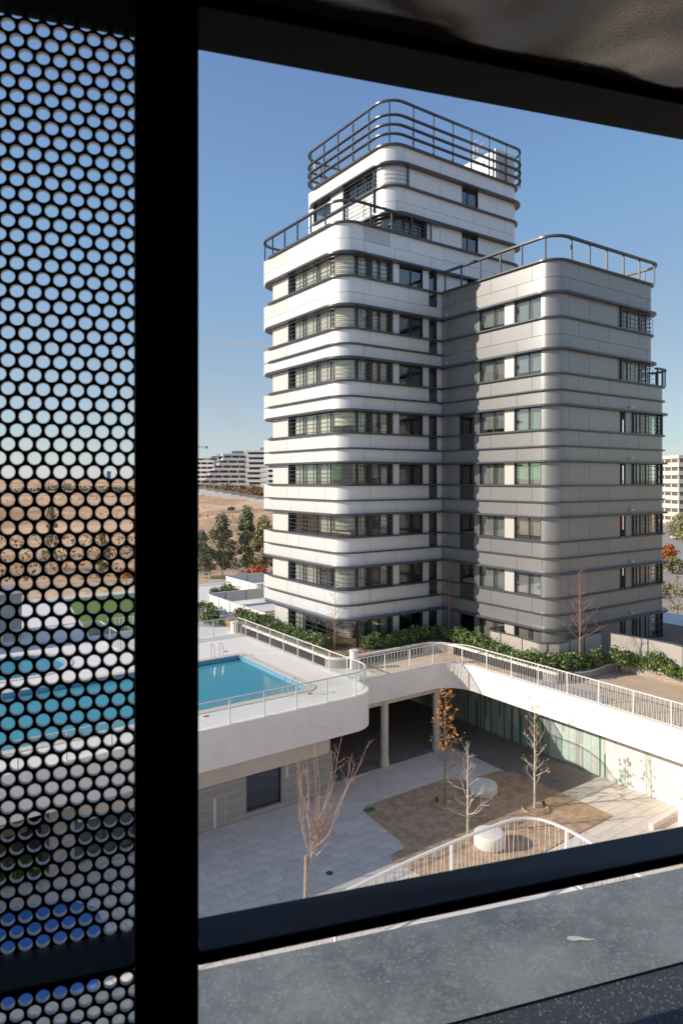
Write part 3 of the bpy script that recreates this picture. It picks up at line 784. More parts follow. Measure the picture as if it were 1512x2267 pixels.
# ---------- grey block
B = thing('apartment_block', 'shorter grey metallic apartment block with rounded corner standing against the white tower', 'apartment building')
def grey_facade(x1): return Facade(31.12, 35.0, 24.0, 1.0, x1, .8, 35.0)
f1 = grey_facade(41.1); f3 = grey_facade(42.4)
def seams_grey(f):
    s, X, E = f.L, f.X, f.P.len
    u = [0, s(31.7), s(28.7), s(25.6), X(33.2) - .0, X(36.1), X(39.1), f.X(f.x1 - .8) + 0.9, E]
    l = [0, s(32.8), s(29.8), s(26.7), s(24.9) , X(32.4), X(35.1), X(38.1), f.X(f.x1 - .8) - .2, E]
    return u, l
def grey_band(f, zt, zm, zb, mid, lamps=True):
    prism_core(f, zb + .02, zt - .02, B)
    u, l = seams_grey(f); zhi = zm + (.07 if mid else 0)
    for a, b in zip(u, u[1:]): panel(f, a, b, zhi, zt, GREY, B)
    for a, b in zip(l, l[1:]): panel(f, a, b, zb + .09, zm, GREY, B)
    lp = f.loop
    ledge(lp, zb, .32, .11, B, name='soffit_ledge'); ledge(lp, zt - .005, .17, .09, B, name='sill_ledge')
    if mid: ledge(lp, zm, .17, .08, B, name='middle_ledge')
LAMP = mat('lamp_white', (.8, .8, .78), .4)
grey_band(f1, 12.2, 11.3, LIP(1), False)
grey_band(f1, SILL(1), MID(1) , LIP(2), False)
grey_band(f3, SILL(2), MID(2), LIP(3), True)
for k in range(3, 7): grey_band(f3, SILL(k), MID(k), LIP(k + 1), True)
for k in range(1, 8):
    f = f1 if k < 3 else f3; s, X, E = f.L, f.X, f.P.len
    z1, z0 = LIP(k), (SILL(k) + .065 if k < 7 else -10.4)
    MB().prism([(33.6, 34.5), (33.6, 27.6), (36.8, 27.6), (36.8, 25.2), (38.0, 25.2), (38.0, 28.5), (f.x1 - 1.6, 28.5), (f.x1 - 1.6, 34.5)], z0 - .05, z1 + .05).build('inner_wall', ROOMD, B)
    # left face
    if k >= 3:
        panel(f, s(33.1), s(31.32), z0, z1, GREY, B, th=.14)
        window(f, s(31.3), s(30.1), z0, z1, [], B, gl=GLASSD)
        if k < 7:
            MB().path(f.P.sub(s(31.3), s(30.1)), -.01, .018, MID(k) + .07, SILL(k) - .01).build('slot_window', FRAME, B)
        panel(f, s(30.08), s(29.62), z0, z1, GREY, B, th=.14)
    else: panel(f, s(33.1), s(29.62), z0, z1, GREY, B, th=.14)
    window(f, s(29.6), s(27.65), z0, z1, [(s(28.5), .08)], B, d=.13, gl=GLASSR)
    panel(f, s(27.63), s(26.88), z0, z1, GREYL, B, th=.14)
    window(f, s(26.86), s(24.98), z0, z1, [(s(25.85), .08)], B, d=.13, gl=GLASSR)
    for a, b in ((29.59, 27.66), (26.85, 24.99)):
        MB().path(f.P.sub(s(a), s(b)), -.26, -.25, z0 + rng.choice((0, 0, 0, .25)), z1).build('blind_reflection_sheet', REFL_GREEN, B)  # sheet whose colour stands in for reflections in these panes
    MB().path(f.P.sub(X(38.6 if k > 2 else 37.3), X(f.x1 - .3)), -.62, -.61, z0, z1).build('blind_reflection_sheet', REFL_GREY, B)  # grey sheet coloured for the reflections in the end windows
    panel(f, s(24.96), X(32.3), z0, z1, GREY, B, th=.14); panel(f, X(32.3), X(34.2), z0, z1, GREY, B, th=.14)
    panel(f, X(34.2), X(37.18), z0, z1, GREY, B, th=.14)
    if k < 3:
        window(f, X(37.2), X(f.x1 - .2) + .9, z0, z1, [X(38.1), (X(39.4), .12), X(40.1)], B)
        louvres(f, X(37.2), X(f.x1 - .2) + .9, z0, z1, 5, [X(38.1), X(39.3), X(40.2)], B, out=.12)
    else:
        MB().path(f.P.sub(X(37.2), X(37.75)), -.22, -.2, z0, z1).build('dark_slot', FRAME, B)
        panel(f, X(37.77), X(38.48), z0, z1, GREY, B, th=.14)
        window(f, X(38.5), X(41.85) + .9, z0, z1, [X(39.1), (X(39.5), .07), (X(40.1), .1), X(41.5)], B)
        louvres(f, X(38.5), X(41.7), z0, z1, 5, [X(40.1)], B, out=.1)
        x, y = 38.15, 23.93; zz = LIP(k) + .28
        MB().box(x, x + .16, y - .16, y - .0, zz, zz + .07).build('wall_lamp', LAMP, B)
    if k < 3:
        MB().box(31.0, 31.1, 32.35, 32.5, LIP(k) + .3, LIP(k) + .37).build('wall_lamp', LAMP, B)
    # rounded balcony blades at the right end
    for i in range(5):
        zz = z0 + (z1 - z0) * (i + .5) / 5
        MB().lathe(f.x1 + .05, 24.9, [(.42, zz), (.42, zz + .025)], 18).build('balcony_blade', LEDGE, B)
    panel(f, E - 4.5, E, z0, z1, GREY, B, th=.14)
prism_core(f3, -10.6, -10.45, B, mt=STUCCO)
railing(rounded([(31.3, 32.75, 0), (31.02, 32.6, .1), (31.02, 23.9, 1.1), (41.35, 23.75, 1.0), (41.35, 34, 0)], False, 12), 12.27, 1.3, 0, B, step=1.62, wide=.22)
railing(rounded([(40.8, 23.85, 0), (42.6, 23.85, 1.0), (42.6, 30, 0)], False, 10), SILL(2) + .07, 1.1, 0, B, step=.55, wide=.2)
MB().box(40.95, 42.0, 24.1, 34.9, LIP(3), SILL(2)).build('balcony_floor', CORE, B) if False else None

# ---------------------------------------------------------------- terrace walls at the foot of the towers
TW = mat('taupe_balustrade', (.42, .38, .34), .5, var=.04)
def terrace_wall(label, pts, z, h, step, mt, glass=False):
    f = thing('terrace_balustrade', label, 'balustrade'); P = Path(pts)
    MB().path(pts, -.07, .07, z + h - .05, z + h).build('top_rail', LEDGE if mt is TW else WRAIL, f, smooth=True)
    n = max(1, round(P.len / step))
    for i in range(n):
        a, b = P.len * i / n, P.len * (i + 1) / n
        MB().path(P.sub(a + .02, b - .02), -.02, .02, z + .02, z + h - .06).build('panel', FGLASS if glass else mt, f, smooth=True)
        p, d = P.at(a + .01); MB().obox(p.x, p.y, z, z + h - .06, .04, .09, math.atan2(d.y, d.x)).build('post', LEDGE if not glass else WRAIL, f)
    return f
GS = -10.03
ptw = [G(a, b, -8.72) for a, b in ((1150, 1385), (1110, 1386), (1085, 1390), (1088, 1395), (1130, 1404), (1190, 1421.5), (1240, 1423), (1285, 1408), (1330, 1398))]
terrace_wall('taupe curved balustrade round the ground-floor terrace at the corner of the grey block', rounded([(x, y, .25 if 0 < i < 8 else 0) for i, (x, y) in enumerate(ptw)], False, 5), GS, 1.31, 1.7, TW)
ptw = [G(a, b, -8.5) for a, b in ((1350, 1399), (1435, 1413), (1490, 1424), (1530, 1436), (1600, 1450))]
terrace_wall('long taupe balustrade behind the right-hand hedge, running off the right of the view', ptw, GS, 1.53, 2.2, TW)
terrace_wall('white panelled terrace balustrade stretching back from the left foot of the white tower', rounded([(28.5, 52, 0), (23.0, 52, .4), (23.0, 41.9, 0)], False, 6), ZG + .3, .9, 1.9, STUCCO)
terrace_wall('clear glass terrace balustrade under the left end of the white tower', [(23.0, 41.8), (24.6, 41.8)], ZG + .1, 1.1, 1.6, STUCCO, glass=True)
terrace_wall('short white panelled balustrade of the farther terrace behind the white tower', rounded([(33.2, 61.2, 0), (29.0, 61.2, .3), (29.0, 54.8, .4), (33.2, 54.6, 0)], False, 6), ZG + .1, 1.0, 1.9, STUCCO)
tag(MB().box(43.0, 60, 22.6, 22.9, -11, -9.3).build('boundary_wall', STUCCO), 'pale low wall behind the taupe balustrade at the right edge', 'wall')

# white round vents, pool ladders, marks
VM = STUCCO
def vent(x, y, r, h, label):
    v = thing('vent_cylinder', label, 'vent'); MB().lathe(x, y, [(r, ZG + .003), (r, ZG + h)], 24).build('shaft', VM, v, smooth=True)
    MB().lathe(x, y, [(r * .8, ZG + h + .001), (r * .8, ZG + h + .04), (r + .03, ZG + h + .041), (r + .03, ZG + h + .09)], 24).build('cap', VM, v, smooth=True)
vx, vy = G(783, 1480, ZG); vent(vx, vy, .22, .95, 'white cylindrical vent beside the curved corner of the pool deck fence')
vx, vy = G(519, 1402, ZG); vent(vx + .15, vy + .3, .25, .65, 'short white cylinder outside the far corner of the pool fence')
def ladder(x, y, ang, label, grp='pool ladders'):
    o = thing('pool_ladder', label, 'pool ladder', (x, y, ZG), ang, grp)
    for s in (-.27, .27):
        pts = [(.55, s, .01), (.55, s, .62), (.5, s, .76), (.36, s, .82), (.2, s, .76), (.06, s, .45), (-.06, s, -.3), (-.06, s, -1.2)]
        MB().tube(pts, .021, 8).build('handrail', STEEL, o, smooth=True)
    for z in (-.35, -.65, -.95): MB().box(-.1, 0, -.25, .25, z, z + .03).build('step', STEEL, o)
    return o
lx, ly = G(491, 1456, ZG); ladder(15.95 + 1.2, 37.0, R(90), 'steel pool ladder on the far side of the swimming pool')
ladder(17.05, 29.0, R(-90), 'steel pool ladder on the near side of the swimming pool, by the rounded corner')
for (a, b), lb2 in (((500, 1442), 'red safety plate lying by the far pool ladder'), ((686, 1535.5), 'red safety plate lying by the near pool ladder'), ((457, 1586), 'red safety plate on the deck at the near pool edge')):
    x, y = G(a, b, ZG); tag(MB().obox(x, y, ZG + .004, ZG + .02, .26, .13, .2).build('safety_plate', RED), lb2, 'marker', 'red plates on the pool deck')

# ---------------------------------------------------------------- vegetation
def leaf_cloud(fn, n, size, seed, mats=1, aspect=1.6, up=.3):
    """fn(r)->(x,y,z) sampler; folded leaf quads"""
    r = random.Random(seed); v = []; f = []; fm = []
    for i in range(n):
        p = fn(r)
        if p is None: continue
        s = size * r.uniform(.6, 1.35); a = Vector((r.gauss(0, 1), r.gauss(0, 1), r.gauss(0, 1) * .7 + up)).normalized()
        b = a.cross(Vector((r.gauss(0, 1), r.gauss(0, 1), r.gauss(0, 1)))).normalized(); c = a.cross(b)
        p = Vector(p); o = len(v)
        t = b * s * aspect / 2; u = c * s / 2
        v += [tuple(p - t), tuple(p + u * .9 + a * s * .12), tuple(p + t), tuple(p - u * .9 + a * s * .12)]
        f.append((o, o + 1, o + 2, o + 3)); fm.append(r.randrange(mats))
    m = MB(); m.v = v; m.f = f; m.fm = fm; return m
H2 = mat('hedge_leaf_light', (.24, .31, .09), .4, var=.3, scale=5); H3 = mat('hedge_leaf_dark', (.06, .10, .03), .45, var=.3, scale=5)
def hedge(label, pts, z, h, wd, dens=900, seed=1, leaf=.085, name='hedge'):
    hg = thing(name, label, 'hedge'); P = Path(pts); stems = MB(); cl = []
    r = random.Random(seed); q = 0
    while q < P.len:
        for _ in range(3):
            p, d = P.at(q + r.uniform(-.2, .2)); off = r.gauss(0, wd * .28)
            hh = h * r.uniform(.6, 1.08) * (.80 + .45 * noise.noise((p.x * .9, p.y * .9, seed))); c = Vector((p.x + d.y * off, p.y - d.x * off, z + hh * r.uniform(.35, .78)))
            cl.append((c, r.uniform(.16, .34), z + hh))
            if r.random() < .5: stems.tube([(c.x, c.y, z - .03), (c.x + r.uniform(-.08, .08), c.y + r.uniform(-.08, .08), z + hh * .8)], .012, 4)
        q += .17
    def fn(rr):
        c, rad, top_ = rr.choice(cl)
        v = Vector((rr.gauss(0, 1), rr.gauss(0, 1), rr.gauss(0, 1))).normalized() * rad * rr.uniform(.75, 1.1); p = c + v
        if p.z < z: p.z = z + rr.uniform(0, .1)
        if rr.random() < .04: p.z += rr.uniform(.05, .25)
        return p
    stems.build('stems', BARK, hg)
    leaf_cloud(fn, int(P.len * dens), leaf, seed, 3).build('foliage', [LEAFG, H2, H3], hg); return hg
hedge('dense green hedge along the foot of the white tower right face', [(24.3, 32.15), (27.5, 32.1), (30.2, 31.9)], GS, 1.05, .75, 1500, 3)
hedge('green hedge in front of the grey block, running towards the right', [(29.9, 31.2), (29.6, 27.5), (29.42, 24.2), (29.9, 22.9), (31.2, 22.5), (33.0, 22.35)], GS, 1.08, .5, 1700, 4)
hp = [G(a, b, -9.6) for a, b in ((1350, 1447), (1400, 1452), (1450, 1462), (1512, 1478), (1580, 1496))]
hedge('right-hand green hedge in front of the long taupe balustrade', [(x_ - .3, y_ - .45) for x_, y_ in hp], GS - .05, 1.1, .7, 1600, 5)
hedge('sparse green hedge along the planter left of the white tower', [(22.3, 33.5), (22.35, 37), (22.4, 42), (22.2, 45)], GS, .95, .7, 1000, 6)
hedge('green hedge between the lawn and the pool deck', [(20.2, 45.4), (21.6, 47.5), (22.0, 51)], ZG, 1.2, .8, 1100, 7)
hedge('rounded green bush behind the white terrace balustrade', [(25.2, 55.5), (27.6, 56.2)], ZG, 1.5, 1.3, 1500, 8)
def groundcover():
    pts = [(24.0, 31.9), (22.0, 32.4)]
# small plants + clods on the soil
cl = MB(); r_ = random.Random(5)
for i in range(900):
    if r_.random() < .5: x, y = r_.uniform(29.7, 31), r_.uniform(22.8, 30.6)
    elif r_.random() < .5: x, y = r_.uniform(22, 30), r_.uniform(31.3, 32.0)
    else:
        x, y = G(r_.uniform(1200, 1500), r_.uniform(1450, 1500), -10.1)
        if not inside((x, y), bed2): continue
    s_ = r_.uniform(.02, .06); z = (-10.03 if y > 22.6 else -10.12)
    cl.lathe(x, y, [(s_, z), (s_ * .9, z + s_ * .5), (s_ * .3, z + s_ * .9)], 5)
cl = cl.build('soil_clods', SOIL); cl['kind'] = 'stuff'; cl['label'] = 'crumbly clods scattered over the planting beds'; cl['category'] = 'soil'

def bare_tree(label, x, y, z, h, rad, seed, bark, twig, base=.25, spread=.28, lean=(0, 0), nb=26, leaves=0, lmat=None, cat='tree', droop=0.0, name='bare_tree', lsize=.09, tw=3):
    r = random.Random(seed); t = thing(name, label, cat)
    tr_ = MB(); br_ = MB(); tips = []
    pts = []
    n = 9
    for i in range(n + 1):
        u = i / n; pts.append(Vector((x + lean[0] * u * h + r.gauss(0, .012) * h * u * .4, y + lean[1] * u * h + r.gauss(0, .012) * h * u * .4, z + h * u)))
    tr_.tube(pts, rad, 8, r1=rad * .12)
    def at(u): i = min(n - 1, int(u * n)); return pts[i].lerp(pts[i + 1], u * n - i)
    def twigs(p, d, l, rr, lev):
        m_ = 4; q = [p]; dd = d.copy()
        for k in range(m_):
            dd = (dd + Vector((r.gauss(0, .16), r.gauss(0, .16), r.gauss(0, .1) + .10 - droop * .2))).normalized(); q.append(q[-1] + dd * l / m_)
        br_.tube(q, rr, 5 if lev == 0 else 4, r1=max(rr * .25, .0025), cap=False); tips.append(q[-1]); tips.append(q[-2])
        if lev < 2:
            for _ in range(tw if lev == 0 else 2):
                k = r.randint(1, m_); sd_ = (dd + Vector((r.gauss(0, .6), r.gauss(0, .6), r.gauss(0, .35)))).normalized()
                twigs(q[k], sd_, l * r.uniform(.3, .55), rr * .5, lev + 1)
    for i in range(nb):
        u = base + (1 - base) * ((i + r.random()) / nb) ** 1.0 * .96; p = at(u); a = i * 2.4 + r.uniform(-.4, .4)
        l = h * spread * (1.15 - u) * r.uniform(.6, 1.1) + .12; el = R(r.uniform(15, 50))
        twigs(p, Vector((math.cos(a) * math.cos(el), math.sin(a) * math.cos(el), math.sin(el))), l, rad * .30 * (1.1 - u) + .004, 0)
    tr_.build('trunk', bark, t, smooth=True); br_.build('branches', twig, t)
    if leaves:
        def fn(rr): p = rr.choice(tips); return p + Vector((rr.gauss(0, .05), rr.gauss(0, .05), rr.gauss(0, .05)))
        leaf_cloud(fn, leaves, lsize, seed + 1, 1).build('leaves', lmat, t)
    return t
def P2(px, py, z): x, y = G(px, py, z); return x, y
x, y = P2(985, 1779, ZP); bare_tree('slender courtyard tree still holding orange-brown leaves, left in the sand bed', x, y, ZP, 5.5, .055, 11, BARK, BARK, .28, .22, (0, 0), 36, 260, LEAFO, name='young_tree', lsize=.095)
x, y = P2(1183, 1790, ZP); bare_tree('slender pale tree with a few yellow leaves, rightmost in the sand bed', x, y, ZP, 5.1, .06, 12, BARKP, BARKP, .22, .17, (0, 0), 28, 34, LEAFO, name='young_tree')
x, y = P2(1035, 1848, ZP); bare_tree('small pale bare tree in front of the rear white drum seat', x, y, ZP, 4.1, .06, 13, BARKP, BARKP, .12, .26, (0, 0), 22, 6, LEAFO, name='young_tree')
gz = GS
for px, py, top_, sd_, lbl, rd in ((741, 1440, 1300, 21, 'thin bare tree in front of the white tower corner', .03), (994, 1408, 1228, 22, 'bare reddish tree in the corner between the two towers', .05),
                              (1092, 1400, 1303, 23, 'small faint bare tree left of the grey block corner', .026), (1283, 1481, 1262, 24, 'bare reddish tree in front of the right face of the grey block', .05)):
    x, y = P2(px, py, gz); d = latdep(x, y)[1]; hh = (py - top_) * d / F
    bare_tree(lbl, x, y, gz, hh, rd, sd_, BARKR, BARKR, .26, .27, (0, 0), 34)
# pollarded multi-stem tree in the near courtyard
x0, y0 = P2(676, 2040, ZP)
t = thing('pollarded_tree', 'bare pollarded tree with stub trunk and fan of shoots, nearest in the courtyard', 'tree')
r = random.Random(31); tr_ = MB(); st = MB(); tg = MB()
def cam_off(l, d, z): a = W(l, d); return Vector((a[0], a[1], z))
base = Vector((x0, y0, ZP)); hd = Vector((x0, y0, ZP + 2.35)) + cam_off(.04, 0, 0)
tr_.tube([base, base + Vector((.02, 0, 1.2)), hd], .085, 10, r1=.07)
fork = hd + cam_off(.12, .0, -.25); tr_.tube([hd + Vector((0, 0, -.35)), fork, fork + cam_off(.12, 0, .45)], .05, 8, r1=.045)
fk = fork + cam_off(.12, 0, .45)
for i in range(25):
    a = r.uniform(-1, 1) * (.4 + .6 * r.random()); dpt = r.uniform(-.6, .6); Ls = r.uniform(1.3, 5.0) * (1 - .28 * abs(a))
    fk2 = fk + cam_off(r.uniform(-.14, .14), r.uniform(-.1, .1), r.uniform(-.2, .25))
    d = (cam_off(a * 1.25 + .12, dpt, .6)).normalized(); tgt_ = cam_off(a * .36 + .14, dpt * .3, 1).normalized(); q = [fk2]; m_ = 11; l0 = Ls / m_
    for k in range(m_):
        d = (d * .70 + tgt_ * .30 + Vector((r.gauss(0, .085), r.gauss(0, .085), 0))).normalized(); q.append(q[-1] + d * l0)
    st.tube(q, r.uniform(.009, .018), 5, r1=.0035)
    for k in range(2, m_ + 1):
        for _ in range(r.choice((0, 1, 2, 3))):
            dd = (d * .7 + Vector((r.gauss(0, .7), r.gauss(0, .7), r.gauss(0, .3)))).normalized(); l_ = r.uniform(.08, .62)
            p0 = q[k - 1].lerp(q[k], r.random()); e_ = p0 + dd * l_ + Vector((0, 0, .06)); md = p0 + dd * l_ * .5 + Vector((0, 0, .02)); tg.tube([p0, md, e_], .0065, 4, r1=.003)
            if l_ > .3: tg.tube([md, md + (dd + Vector((r.gauss(0, .8), r.gauss(0, .8), .3))).normalized() * l_ * .5], .005, 4, r1=.0025)
tr_.build('trunk', mat('grey_brown_bark', (.36, .30, .22), .85, var=.25, scale=12, bump=.5), t, smooth=True); st.build('branches', mat('tan_shoot', (.45, .37, .29), .8, var=.3, scale=3), t); tg.build('twigs', BARKR, t)['kind'] = 'stuff'

# leafy / autumn trees beyond the podium
def crown_tree(label, x, y, z, h, wd, seed, lm, n=5200, leaf=.22, trunk=.16, name='leafy_tree', conic=True, base=.14, group=None):
    t = thing(name, label, 'tree', group=group); r = random.Random(seed); tb = MB(); bb = MB()
    tb.tube([(x, y, z - .3), (x + .05, y, z + h * .5), (x, y + .05, z + h * .93)], trunk, 7, r1=.02)
    cl = []
    for i in range(44):
        u = base + (1 - base) * r.random() ** .85; a = r.uniform(0, 6.28)
        wu = wd * (math.sin(min(1, (1.03 - u) / (1 - base) * 1.25) * math.pi / 2) if conic else math.sqrt(max(.05, 1 - (2 * (u - base) / (1 - base) - 1) ** 2)))
        rr = wu * r.uniform(.25, .95); c = Vector((x + rr * math.cos(a), y + rr * math.sin(a), z + h * u)); cl.append((c, wd * r.uniform(.18, .42)))
        bb.tube([(x, y, z + h * u * .8), c], .03, 4, r1=.01)
    def fn(rg):
        c, rad = rg.choice(cl); v = Vector((rg.gauss(0, 1), rg.gauss(0, 1), rg.gauss(0, 1.2))); return c + v.normalized() * rad * rg.random() ** .4
    tb.build('trunk', BARK, t); bb.build('branches', BARK, t); leaf_cloud(fn, n, leaf, seed, len(lm)).build('crown', lm, t); return t
LP2 = mat('poplar_leaf_light', (.42, .40, .26), .5, var=.3); LO2 = mat('rust_leaf', (.50, .13, .04), .6, var=.3)
for px, py, top_, wd, sd_, lbl, lm in ((492, 1270, 1143, 2.3, 41, 'narrow grey-green tree beyond the podium, left of the pair', [LEAFP, LP2, H3]),
                                  (548, 1268, 1130, 2.5, 42, 'dark conical tree beyond the podium, right of the pair', [LEAFP, H2, H3, LP2]),
                                  (584, 1270, 1150, 2.2, 43, 'thin yellowish tree half hidden behind the white tower', [LEAFY, LP2]),
                                  (445, 1275, 1180, 2.1, 44, 'thin grey-green tree half hidden by the black post', [LEAFP, LP2]),
                                  (113, 1262, 1120, 1.3, 45, 'yellow-green young tree seen through the screen, taller one', [LEAFY, LP2]),
                                  (227, 1270, 1175, 1.1, 46, 'yellow young tree seen through the screen near the post', [LEAFY, LEAFY, LP2])):
    z = -13.8; x, y = G(px, py + 6, z); d = latdep(x, y)[1]; z = terr(x, y)
    crown_tree(lbl, x, y, z, (HZ - top_) * d / F - z, wd, sd_, lm, n=6000 if wd > 1.3 else 3000, leaf=.2, trunk=.09)
def bush(label, px, py, z, rad, mt, seed, n=900, leaf=.2):
    x, y = G(px, py, z); o = thing('bush', label, 'bush')
    leaf_cloud(lambda r: Vector((x, y, z + rad * .6)) + Vector((r.gauss(0, 1) * 1.2, r.gauss(0, 1) * 1.2, abs(r.gauss(0, .8)))).normalized() * rad * r.random() ** .5, n, leaf, seed).build('foliage', mt, o)
    MB().tube([(x, y, z - .2), (x, y, z + rad)], .05, 5).build('stems', BARK, o)
bush('rust-orange bush behind the far podium balustrade, beside the white tower', 568, 1288, -12.6, 1.4, LO2, 51)
bush('orange bush seen through the screen next to the black post', 281, 1292, -12.4, 1.2, LEAFO, 52)
bush('lone dark shrub standing on the dry hillside', 512, 1134, -9.6, 1.1, LEAFP, 53, 500, .35)
# scrub over the hillside
def scrub(r):
    a = R(r.uniform(-34, 2)); d = 100 * (5.0 ** r.random()); x, y = W(math.sin(a) * d, math.cos(a) * d)
    if noise.noise((x * .02, y * .035, 4)) < .12: return None
    return (x, y, terr(x, y) + r.random() * .5)
sm = leaf_cloud(scrub, 9000, .42, 77, 2).build('hill_scrub', [mat('dry_scrub', (.30, .21, .11), .9, var=.3), mat('green_scrub', (.20, .18, .09), .9, var=.3)])
tag(sm, 'dry low scrub dotting the brown hillside', 'scrub', kind='stuff')

# ---------------------------------------------------------------- courtyard furniture
DRUM = mat('white_concrete_drum', (.78, .74, .68), .7, var=.03, bump=.1)
def drum(px, py, rad, h, label):
    x, y = G(px, py, ZP); pr = [(rad * .9, ZP + .03), (rad, ZP + .12), (rad, ZP + h - .1), (rad * .97, ZP + h - .02), (rad * .9, ZP + h)]
    tag(MB().lathe(x, y, pr, 40).build('drum_seat', DRUM, smooth=True, sharp=60), label, 'seat', 'white drum seats in the sand bed')
drum(1067, 1756, .74, .5, 'white round drum seat at the back of the sand bed, behind the pale bare tree')
drum(1083, 1874, .66, .62, 'white round drum seat seen through the near curved railing')
x, y = G(818, 1795, ZP); tag(MB().obox(x, y, ZP + .036, ZP + .06, .5, .33, 0).build('valve_cover', mat('green_plastic', (.03, .22, .10), .5)), 'green rectangular irrigation cover at the left corner of the sand bed', 'cover')
for px, py, l in ((729.5, 1933, 'round floor drain in the shaded paving near the pollarded tree'), (1227, 1729, 'round floor drain in the paving between the sand bed and the tiled wall')):
    x, y = G(px, py, ZP); tag(MB().lathe(x, y, [(.14, ZP + .001), (.14, ZP + .008), (.10, ZP + .0085), (.10, ZP + .004)], 20).build('floor_drain', LEDGE), l, 'drain', 'floor drains in the plaza')
def spot(px, py, l):
    x, y = G(px, py, ZP); o = thing('spotlight', l, 'spotlight', group='garden spotlights at the young trees')
    MB().tube([(x, y, ZP), (x, y, ZP + .22)], .02, 6).build('stake', FRAME, o)
    a = Vector((x, y, ZP + .22)); d = Vector((.5, .6, .6)).normalized(); MB().tube([a - d * .09, a + d * .09], .07, 12).build('lamp_head', FRAME, o)
    MB().tube([a + d * .091, a + d * .1], .055, 12).build('lens', PALE, o)
spot(967, 1779, 'small black garden spotlight beside the orange-leaved young tree'); spot(1203, 1788, 'small black garden spotlight beside the rightmost young tree')
for px, py, l in ((985, 1780, 'raised earth ring round the orange-leaved young tree'), (1185, 1792, 'raised earth ring round the rightmost young tree')):
    x, y = G(px, py, ZP); rg = [(x + .62 * math.cos(a * R(12)), y + .62 * math.sin(a * R(12)), ZP + .04 + rng.uniform(-.008, .008)) for a in range(31)]
    tag(MB().tube(rg, .065, 7).build('earth_ring', SAND, smooth=True), l, 'earth ring', 'earth rings round the young trees')
# pebbles / crumbs on sand
mb = MB()
for i in range(1100):
    a, b_ = rng.uniform(790, 1360), rng.uniform(1700, 1960); x, y = G(a, b_, ZP)
    if inside((x, y), soil_poly): s_ = rng.uniform(.008, .03); mb.lathe(x, y, [(s_, ZP + .03), (s_ * .6, ZP + .035 + s_)], 5)
tag(mb.build('sand_crumbs', SOIL), 'dark crumbs and debris scattered over the sand bed', 'debris', kind='stuff')
# right-hand low wall and bed in the courtyard
tag(MB().box(*[G(1500, 1822, ZP)[0] - .0, G(1500, 1822, ZP)[0] + 3], G(1500, 1822, ZP)[1] - 4, G(1500, 1822, ZP)[1], ZP, ZP + 1.1).build('courtyard_block', STUCCO), 'white low block at the right edge of the courtyard by the ochre tiles', 'wall')
a_, b_ = G(1440, 1836, ZP), G(1502, 1800, ZP)
tag(MB().path([a_, b_], -.1, .1, ZP, ZP + .25).build('planter_curb', STUCCO), 'white curb in front of the low block at the right of the courtyard', 'curb')

# near curved railing (upper stair landing)
npx = [(-60, 2390), (441, 2140), (640, 2036), (783, 1962), (905, 1904), (993, 1866), (1080, 1831), (1124, 1815), (1153, 1810), (1180, 1809.5), (1209, 1815), (1253, 1833), (1304, 1861), (1370, 1905), (1450, 1960), (1512, 2003), (1600, 2070)]
ZN = -6.7
nr = [G(a, b, ZN) for a, b in npx]
npath = []
for i in range(len(nr) - 1):      # Catmull-Rom smoothing
    p0, p1, p2, p3 = (Vector(nr[max(0, i - 1)]), Vector(nr[i]), Vector(nr[i + 1]), Vector(nr[min(len(nr) - 1, i + 2)]))
    for k in range(5):
        t_ = k / 5; npath.append(tuple(.5 * ((2 * p1) + (p2 - p0) * t_ + (2 * p0 - 5 * p1 + 4 * p2 - p3) * t_ ** 2 + (3 * p1 - p0 - 3 * p2 + p3) * t_ ** 3)))
npath.append(nr[-1])
NP = Path(npath); tp = Vector(G(1001, 1862, ZN)); sb = min((i * .05 for i in range(int(NP.len / .05))), key=lambda q: (NP.at(q)[0] - tp).length)
tp2 = Vector(G(1256, 1834, ZN)); sc_ = min((i * .05 for i in range(int(NP.len / .05))), key=lambda q: (NP.at(q)[0] - tp2).length)
bar_rail('near white railing of slanting bars curving round the stair landing below the window', npath, ZN - 1.05, 1.05, .105, sc_ - sb, single=True, rw=.05, rad=.0065, q0=sb % (sc_ - sb))
lp_ = [(x, y) for x, y in npath] + [W(9, 2.2), W(-3.5, 2.2)]
ld = thing('stair_landing', 'pale landing slab inside the near curved railing', 'landing'); MB().prism(lp_, ZN - 1.35, ZN - 1.052).build('slab', STUCCO, ld)
# blue play surface, kiosk, clutter seen through the screen
BLUE = mat('blue_rubber', (.06, .20, .52), .7, var=.05)
bpoly = rounded([(*G(-90, 2030, ZP), .2), (*G(150, 1995, ZP), .3), (*G(212, 2012, ZP), .5), (*G(235, 2060, ZP), .3), (*G(205, 2230, ZP), .3), (*G(-90, 2260, ZP), .3)], True, 6)
tag(MB().prism(bpoly, ZP + .004, ZP + .06).build('play_surface', BLUE), 'blue rubber play surface on the plaza, seen through the screen', 'play area')
kx, ky = G(40, 1436, ZG)
kk = thing('pool_kiosk', 'grey ribbed kiosk by the wading pool, seen through the screen', 'kiosk')
KM = mat('grey_ribbed_metal', (.33, .34, .34), .5); add_joints(KM, .25, 9, .02, (.2, .2, .2))
MB().box(-8, 8.5, 48.5, 52.5, ZG, ZG + 3.0).build('wall', KM, kk); MB().box(-8.2, 8.7, 48.3, 52.7, ZG + 3.001, ZG + 3.12).build('roof', FARG, kk)
MB().box(6.0, 7.0, 48.44, 48.49, ZG, ZG + 2.2).build('door', WRAIL, kk)
rs = hedge('low dark plants in the recess under the deck, seen through the screen', [(-3, 29.5), (5.6, 29.3)], ZP, .6, .8, 700, 9)

